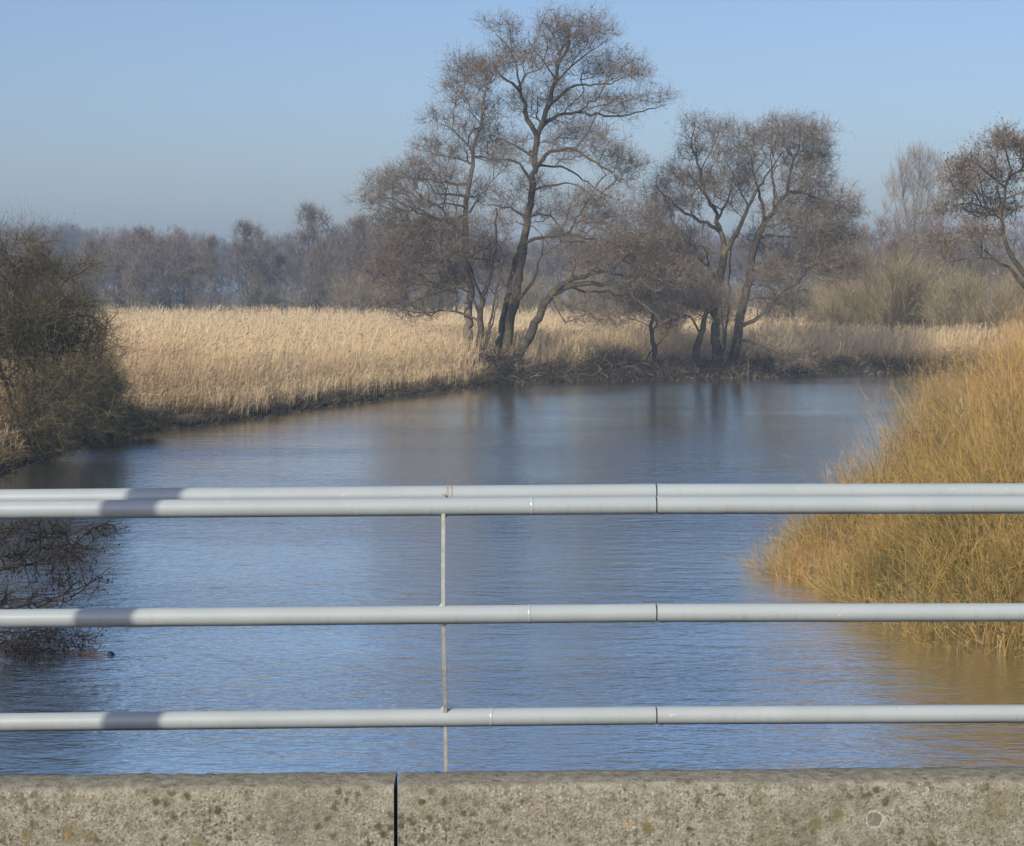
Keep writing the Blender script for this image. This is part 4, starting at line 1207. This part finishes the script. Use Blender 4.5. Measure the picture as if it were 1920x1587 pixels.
RAILS = [('rail', (956.5, 947.5, 946.5), 6.0), ('rail', (935, 924.3, 923.3), 6.1), ('rail', (1160.5, 1149.5, 1148.5), 5.9), ('rail', (1355, 1341.7, 1338.6), 6.0)]
RR = .0288
for side, (p0, p1), label in (('l', (-1600, 1228.4), 'pale grey railing section left of the joints, with a thin bent post'),
                              ('r', (1231.6, 3500), 'pale grey railing section right of the joints')):
    root = empty('bridge_railing', rail_pt((p0 + p1) / 2, None, RAILS[3][1], 6, 0) * np.array((1, 1, 0)) + np.array((0, 0, 3.12)), label, 'railing', 'tubular railing of the bridge')
    for name, ky, Y0 in RAILS:
        a = Acc(); xs = np.concatenate([[p0], np.linspace(p0, p1, 50)[1:-1], [p1]])
        if side == 'l': xs = np.concatenate([xs[xs < 0], np.linspace(0, p1, 24)])
        pts = np.array([rail_pt(x, None, ky, Y0, 0) for x in xs])
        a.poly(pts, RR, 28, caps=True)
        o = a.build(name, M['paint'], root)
        wx = {6.1: (838, 846), 5.9: (992,), 6.0: (997,) if ky[0] < 1000 else (921,)}[Y0] if side == 'l' else ()
        for x in wx:
            bd = Acc(); bd.poly([rail_pt(x + q, None, ky, Y0, 0) for q in (-3, -1.2, 1.2, 3)], [RR, RR + .0011, RR + .0011, RR], 28)
            bd.build('weld_bead', M['post'] if Y0 == 6.1 else M['paint'], o)
        if side == 'l':                                        # sleeve that bridges the joint
            sl_ = Acc(); sl_.poly([rail_pt(x, None, ky, Y0, 0) for x in (1215, 1231.5)], RR - .004, 20)
            sl_.build('joint_sleeve', M['rubber'], o)
        else:
            sc_ = Acc(); c = rail_pt(1241, None, ky, Y0, 0); sc_.poly([c + np.array((0, -.004, -RR + .003)), c + np.array((0, -.004, -RR - .0045))], [.0032, .0028], 8, caps=True)
            sc_.build('drain_screw', M['galv'], o)
    # posts: one in view, the rest of the run beyond the picture
    for px in ([838, -960] if side == 'l' else [2640]):
        J = [rail_pt(px + dx, None, ky, Y0, 0) for (n_, ky, Y0), dx in zip((RAILS[1], RAILS[0], RAILS[2], RAILS[3]), (3, -6, -7, -8))]
        J = [np.array(j) for j in J]; xm = J[1][0]
        foot = np.array((xm + .004, J[3][1] + .03, 3.05))
        path = [J[0], J[1], (J[1] + J[2]) / 2 + np.array((0, -.012, 0)), J[2], (J[2] + J[3]) / 2 + np.array((0, -.012, 0)), J[3], foot]
        path = np.array(path); path[:, 0] = np.linspace(xm - .002, xm + .005, len(path))
        a = Acc(); T = .0058; D = .013
        dirs = unit(np.gradient(path, axis=0)); nn = np.stack([np.zeros(len(path)), -dirs[:, 2], dirs[:, 1]], 1); nn = unit(nn)
        xv = np.array((1.0, 0, 0))
        ring = np.stack([path - xv * T - nn * D, path + xv * T - nn * D, path + xv * T + nn * D, path - xv * T + nn * D], 1)
        i = np.arange(4); j = (i + 1) % 4
        q = (np.arange(len(path) - 1)[:, None, None] * 4 + np.stack([i, j, j + 4, i + 4], 1)[None]).reshape(-1, 4)
        a.add(ring.reshape(-1, 3), q, 0, .5, False)
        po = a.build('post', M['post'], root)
        for c, sgn in ((J[1], -1), (J[2], 1), (J[2], -1), (J[3], 1), (J[3], -1)):
            wf = Acc(); base = c + np.array((0, 0, sgn * (RR - .002))); base[0] = xm
            wf.poly([base, base + np.array((0, 0, sgn * .004)), base + np.array((0, 0, sgn * .009))], [.0135, .0105, .0065], 10, caps=True)
            wf.build('weld', M['paint'], po)

# the lamp post whose shadow crosses the rails; it stands on the bridge, just left of the view
sh = rail_pt(253, None, RAILS[0][1], 6.0, 0)
hd = np.array((-math.sin(SUN_AZ), -math.cos(SUN_AZ), 0)); lp = sh + hd * 2.35; lp[2] = 3.38
e = empty('street_lamp', lp, 'galvanised street lamp standing on the bridge beside the kerb', 'street lamp')
a = Acc(); a.poly([lp + np.array((0, 0, z)) for z in (0, .02, 1.0, 1.02, 3.5, 6.4)], [.085, .078, .078, .0775, .07, .05], 24); a.build('pole', M['galv'], e)
a = Acc(); a.box(lp + np.array((0, 0, .012)), (.3, .3, .024)); a.build('base_plate', M['galv'], e)
a = Acc(); a.poly([lp + np.array((0, -y, 6.35 + .25 * math.sin(y * 1.2))) for y in np.linspace(0, 1.1, 8)], .03, 12); a.build('arm', M['galv'], e)
a = Acc(); c = lp + np.array((0, -1.35, 6.6)); a.poly([c + np.array((0, .3, 0)), c + np.array((0, .27, 0)), c + np.array((0, -.2, 0)), c + np.array((0, -.32, 0))], [.04, .1, .12, .03], 12, caps=True)
hdm = a.build('lamp_head', M['galv'], e)
a = Acc(); a.box(c + np.array((0, -.02, -.105)), (.13, .36, .03)); a.build('lamp_cover', M['lampglass'], hdm)
